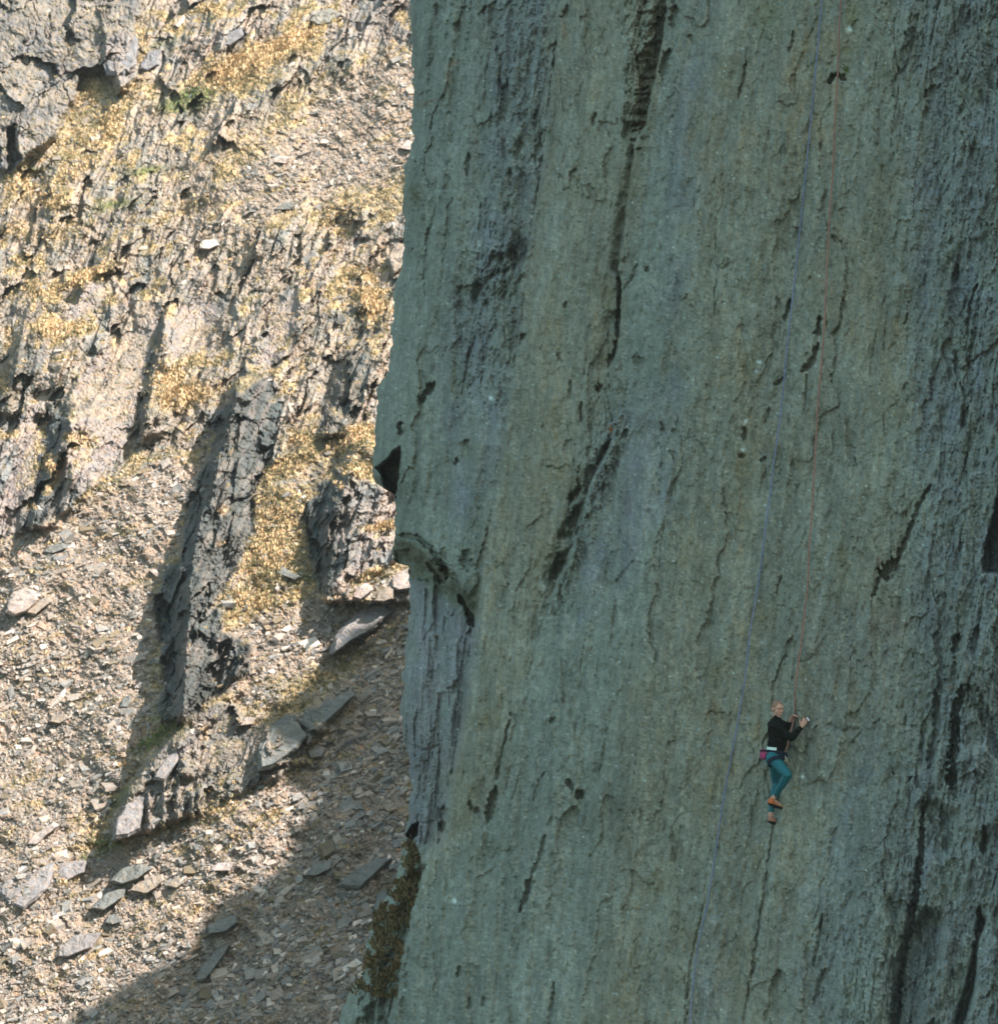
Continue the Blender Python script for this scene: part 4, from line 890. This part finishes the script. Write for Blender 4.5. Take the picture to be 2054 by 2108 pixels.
def band(bm, c, ax, rx, ry, wd, th, seg=28):
    q = ax.to_track_quat('Z','Y').to_matrix(); rr = []
    for k in range(seg):
        t = 2*math.pi*k/seg; o_ = [Vector(((rx+e_)*math.cos(t), (ry+e_)*math.sin(t), z_)) for e_, z_ in ((0,-wd/2),(th,-wd/2),(th,wd/2),(0,wd/2))]
        rr.append([bm.verts.new(c+q@v) for v in o_])
    for k in range(seg):
        a_, b_ = rr[k], rr[(k+1)%seg]
        for m in range(4): bm.faces.new((a_[m], b_[m], b_[(m+1)%4], a_[(m+1)%4]))
def from_bm(name, bm, mat, parent, smooth=False):
    bmesh.ops.recalc_face_normals(bm, faces=bm.faces)
    me = bpy.data.meshes.new(name)
    if parent is person:
        for v in bm.verts: v.co -= org
    bm.to_mesh(me); bm.free(); me.polygons.foreach_set('use_smooth', np.full(len(me.polygons), smooth)); return link(name, me, mat, parent)
b = bmesh.new(); band(b, J(590,905), Vector((.14,.05,1)), .124, .122, .045, .010)
belt = from_bm('harness_belt', b, m_web, person)
b = bmesh.new(); band(b, J(592,868,-.004), Vector((.10,.05,1)), .122, .124, .040, .006, 40)
for f in [f for f in b.faces if f.calc_center_median().x > J(585,868).x or f.calc_center_median().y > PY+.02]: b.faces.remove(f)
wb = from_bm('waistband', b, m_white, person); wb['label'] = 'bright white strip showing at the back of the waist'
for Ax, Bx, t, rr_ in ((Rh, Rk, .20, .102), (Lh, Lk, .20, .096)):
    c_ = Ax.lerp(Bx, t); b = bmesh.new(); band(b, c_, (Bx-Ax)+Vector((-.10,0,-.10)), rr_, rr_, .055, .009); from_bm('leg_loop', b, m_web, person)
b = bmesh.new(); capsule(b, J(700,930,-.06), J(690,985,-.08), .035, .030); capsule(b, J(660,900,-.10), J(735,960,-.08), .018, .014); fuse('belay_loop', b, m_web, person, .005, 2, 0, org)
b = bmesh.new()
for k in range(3):                                          # gear racked at the front of the harness
    c_ = J(712+k*12, 985+k*14, -.12+.05*k); bmesh.ops.create_cone(b, cap_ends=True, segments=8, radius1=.010, radius2=.008, depth=.07, matrix=Matrix.Translation(c_))
gear = from_bm('gear_rack', b, plain_mat('pale_gear', (.40,.36,.28), .5, 40, .3, .1, .5), person)
b = bmesh.new(); capsule(b, J(428,905,-.02), J(432,960,-.02), .043, .050); cb = fuse('chalk_bag', b, m_pink, person, .005, 2, .003, org)
b = bmesh.new(); band(b, J(427,888,-.02), Vector((0,0,1)), .040, .040, .022, .006, 20); r_ = from_bm('rim', b, m_web, cb)
for v in r_.data.vertices: v.co -= org
for nm, he, to, an in (('climbing_shoe', J(522,1530,-.10), J(655,1588,.03), Ra), ('climbing_shoe', J(520,1752,.10), J(605,1785,.20), La)):
    b = bmesh.new(); mid = he.lerp(to,.5)
    capsule(b, he, mid+Vector((0,0,.008)), .040, .042); capsule(b, mid, to, .041, .026); capsule(b, he+Vector((0,0,.004)), he.lerp(an,.35), .038, .036)
    sh = fuse(nm, b, m_shoe if an is Ra else m_tan, person, .005, 3, .001, org)
    b = bmesh.new(); dn = Vector((.0,.0,-.024)); capsule(b, he+dn+Vector((-.004,0,0)), mid+dn, .032, .036); capsule(b, mid+dn, to+dn*.75+(to-he).normalized()*.012, .036, .024)
    fuse('sole', b, m_sole, sh, .005, 2, 0, org)
    b = bmesh.new(); capsule(b, mid.lerp(to,.15)+Vector((0,-.004,.010)), to+Vector((0,-.003,.006)), .040, .026); fuse('toe_cap', b, m_toe if an is Ra else m_sole, sh, .005, 2, 0, org)
b = bmesh.new()                                             # chalked finger ends
for k in range(4): ell(b, J(985+k*7,478+k*10,-.10-.015*k), .014, .014, .013)
fuse('finger_chalk', b, m_chalk, person, .004, 1, 0, org)

# ---- ropes and the quickdraw in the climber's hand
def rope(name, pts, r, mat, label, seg=8):
    P_ = []
    for a, b_ in zip(pts[:-1], pts[1:]):
        m = max(1, int((b_-a).length/.12)); P_ += [a.lerp(b_, k/m) for k in range(m)]
    P_.append(pts[-1]); Q = [P_[0]]+[(P_[k-1]+P_[k]*2+P_[k+1])/4 for k in range(1,len(P_)-1)]+[P_[-1]]
    bm = bmesh.new(); prev = None
    for k, p in enumerate(Q):
        d = (Q[min(k+1,len(Q)-1)]-Q[max(k-1,0)]).normalized(); u = d.cross(Vector((0,1,0))).normalized(); v = d.cross(u)
        ring = [bm.verts.new(p+(u*math.cos(2*math.pi*i/seg)+v*math.sin(2*math.pi*i/seg))*r) for i in range(seg)]
        if prev:
            for i in range(seg): bm.faces.new((prev[i], prev[(i+1)%seg], ring[(i+1)%seg], ring[i]))
        else: bm.faces.new(ring)
        prev = ring
    bm.faces.new(prev); bmesh.ops.recalc_face_normals(bm, faces=bm.faces); me = bpy.data.meshes.new(name); bm.to_mesh(me); bm.free()
    me.polygons.foreach_set('use_smooth', np.full(len(me.polygons), True)); return tag(link(name, me, mat), label, 'rope')
m_blue = plain_mat('blue_rope', (.185,.215,.335), .85, 40, .35, .2, .1)
m_red = plain_mat('red_rope', (.31,.165,.135), .85, 40, .35, .2, .1)
BL = [(1698,-160),(1692,0),(1683,90),(1676,172),(1663,304),(1647,466),(1639,540),(1633,595),(1624,680),(1620,710),(1608,843),(1595,933),(1583,1033),(1572,1112),(1561,1201),(1543,1302),(1533,1400),(1527,1440),(1509,1538),(1491,1632),(1469,1780),(1454,1871),(1436,1943),(1428,2010),(1422,2070),(1415,2200)]
def runner(pts, lift):
    out = []
    for (x0,y0),(x1,y1) in zip(pts[:-1], pts[1:]):
        n = max(1, int(abs(y1-y0)/25)); out += [(x0+(x1-x0)*k/n, y0+(y1-y0)*k/n) for k in range(n)]
    out.append(pts[-1]); d = [wall_depth(x,y) for x,y in out]
    dd = [min(d[max(0,k-2):k+3])-lift for k in range(len(d))]
    return [Vector(((x-CX)/F*q, q, (CY-y)/F*q)) for (x,y),q in zip(out, dd)]
rope('blue_rope', runner(BL, .03), .0105, m_blue, 'long faded blue rope hanging down the face to the left of the climber')
RD = [(1738,-160),(1730,0),(1726,90),(1724,161),(1717,269),(1715,340),(1708,430),(1704,501),(1699,609),(1695,698),(1692,736),(1683,825),(1678,933),(1672,1040),(1665,1130),(1663,1201),(1656,1255),(1651,1309),(1644,1363),(1640,1400)]
red = runner(RD, .03)
end = [J(835,60,-.02), J(830,200,.06), J(828,330,.10), J(834,420,.09)]
tail = [J(828,480,.08), J(790,560,.0), J(775,680,-.02), J(745,820,-.06), J(705,910,-.08)]
rope('red_rope', red[:-1]+end+tail, .0115, m_red, 'thin dull red rope running from the top edge of the picture to the climber')
qd = bpy.data.objects.new('quickdraw', None); COL.objects.link(qd); qo = J(838,462,.00); qd.location = qo
tag(qd, 'dark metal quickdraw in the raised far hand of the climber', 'quickdraw')
def karabiner(c, rot, nm):
    bm = bmesh.new(); pr = None; n = 22; rings = []
    for k in range(n):
        t = 2*math.pi*k/n; p = Vector((.022*math.cos(t)*(1.15 if math.sin(t) > 0 else .9), 0, .042*math.sin(t))); dt = Vector((-.022*math.sin(t),0,.042*math.cos(t))).normalized(); nv = dt.cross(Vector((0,1,0)))
        rings.append([bm.verts.new(c+rot@(p+(nv*math.cos(a)+Vector((0,1,0))*math.sin(a))*.0075)) for a in [math.pi/3*i for i in range(6)]])
    for k in range(n):
        for i in range(6): bm.faces.new((rings[k][i], rings[k][(i+1)%6], rings[(k+1)%n][(i+1)%6], rings[(k+1)%n][i]))
    bmesh.ops.recalc_face_normals(bm, faces=bm.faces); me = bpy.data.meshes.new(nm); bm.to_mesh(me); bm.free(); return link(nm, me, m_metal, qd)
karabiner(Vector((0,0,.02)), Matrix.Rotation(.5,3,'Y'), 'karabiner'); karabiner(Vector((.045,-.01,-.05)), Matrix.Rotation(-.6,3,'Y'), 'karabiner')
b = bmesh.new(); capsule(b, Vector((.008,0,.0)), Vector((.036,-.008,-.035)), .010, .010, 8); from_bm('sling', b, m_web, qd)

# ---- orange plant in the crack
b = bmesh.new(); c0 = wall_pt(1255, 888, .02)
for k in range(46):
    o_ = Vector((rnd.gauss(0,.028), rnd.uniform(-.05,.02), rnd.gauss(0,.024)))+Vector((.02,0,.02)); d = Vector((rnd.gauss(0,.5), rnd.uniform(-1,-.1), rnd.gauss(.1,.6))).normalized(); L_ = rnd.uniform(.03,.06); u = d.cross(Vector((rnd.random(),rnd.random(),rnd.random()))).normalized()*.011
    p = c0+o_; vs = [b.verts.new(q) for q in (p-u*.4, p+d*L_*.5-u, p+d*L_, p+d*L_*.5+u, p+u*.4)]; b.faces.new(vs)
me = bpy.data.meshes.new('orange_plant'); b.to_mesh(me); b.free()
tag(link('orange_plant', me, plain_mat('orange_leaves', (.50,.17,.05), .8, 30, .45, .2, .2)), 'small orange-leaved plant growing in the broken crack at the middle of the cliff', 'plant')
b = bmesh.new(); c0 = wall_pt(1741, 140, .02)
for k in range(40):
    o_ = Vector((rnd.gauss(.0,.025), rnd.uniform(-.04,.02), rnd.gauss(0,.026))); d = Vector((rnd.gauss(0,.5), rnd.uniform(-1,-.1), rnd.gauss(.3,.6))).normalized(); L_ = rnd.uniform(.02,.05); u = d.cross(Vector((rnd.random(),rnd.random(),rnd.random()))).normalized()*.007
    p = c0+o_; vs = [b.verts.new(q) for q in (p-u*.4, p+d*L_*.5-u, p+d*L_, p+d*L_*.5+u, p+u*.4)]; b.faces.new(vs)
me = bpy.data.meshes.new('green_plant'); b.to_mesh(me); b.free()
tag(link('green_plant', me, plain_mat('yellow_green_leaves', (.15,.19,.05), .8, 30, .4, .2, .2)), 'tiny yellow-green plant beside the dark curved hole near the top of the cliff', 'plant')

# ---- the air between the climber and the far slope
bm = bmesh.new(); bmesh.ops.create_cube(bm, size=1.0)
for v in bm.verts: v.co = Vector((-150+v.co.x*400, 95+v.co.y*310, -60+v.co.z*300))
me = bpy.data.meshes.new('haze'); bm.to_mesh(me); bm.free(); hz_ = link('haze', me); tag(hz_, kind='stuff')
m = bpy.data.materials.new('haze'); m.use_nodes = True; t = m.node_tree; t.nodes.remove(t.nodes['Principled BSDF'])
pv = t.nodes.new('ShaderNodeVolumePrincipled'); pv.inputs['Density'].default_value = .00015; pv.inputs['Color'].default_value = (.80,.90,.95,1)
pv.inputs['Anisotropy'].default_value = .2
t.links.new(pv.outputs[0], t.nodes['Material Output'].inputs['Volume']); me.materials.append(m)
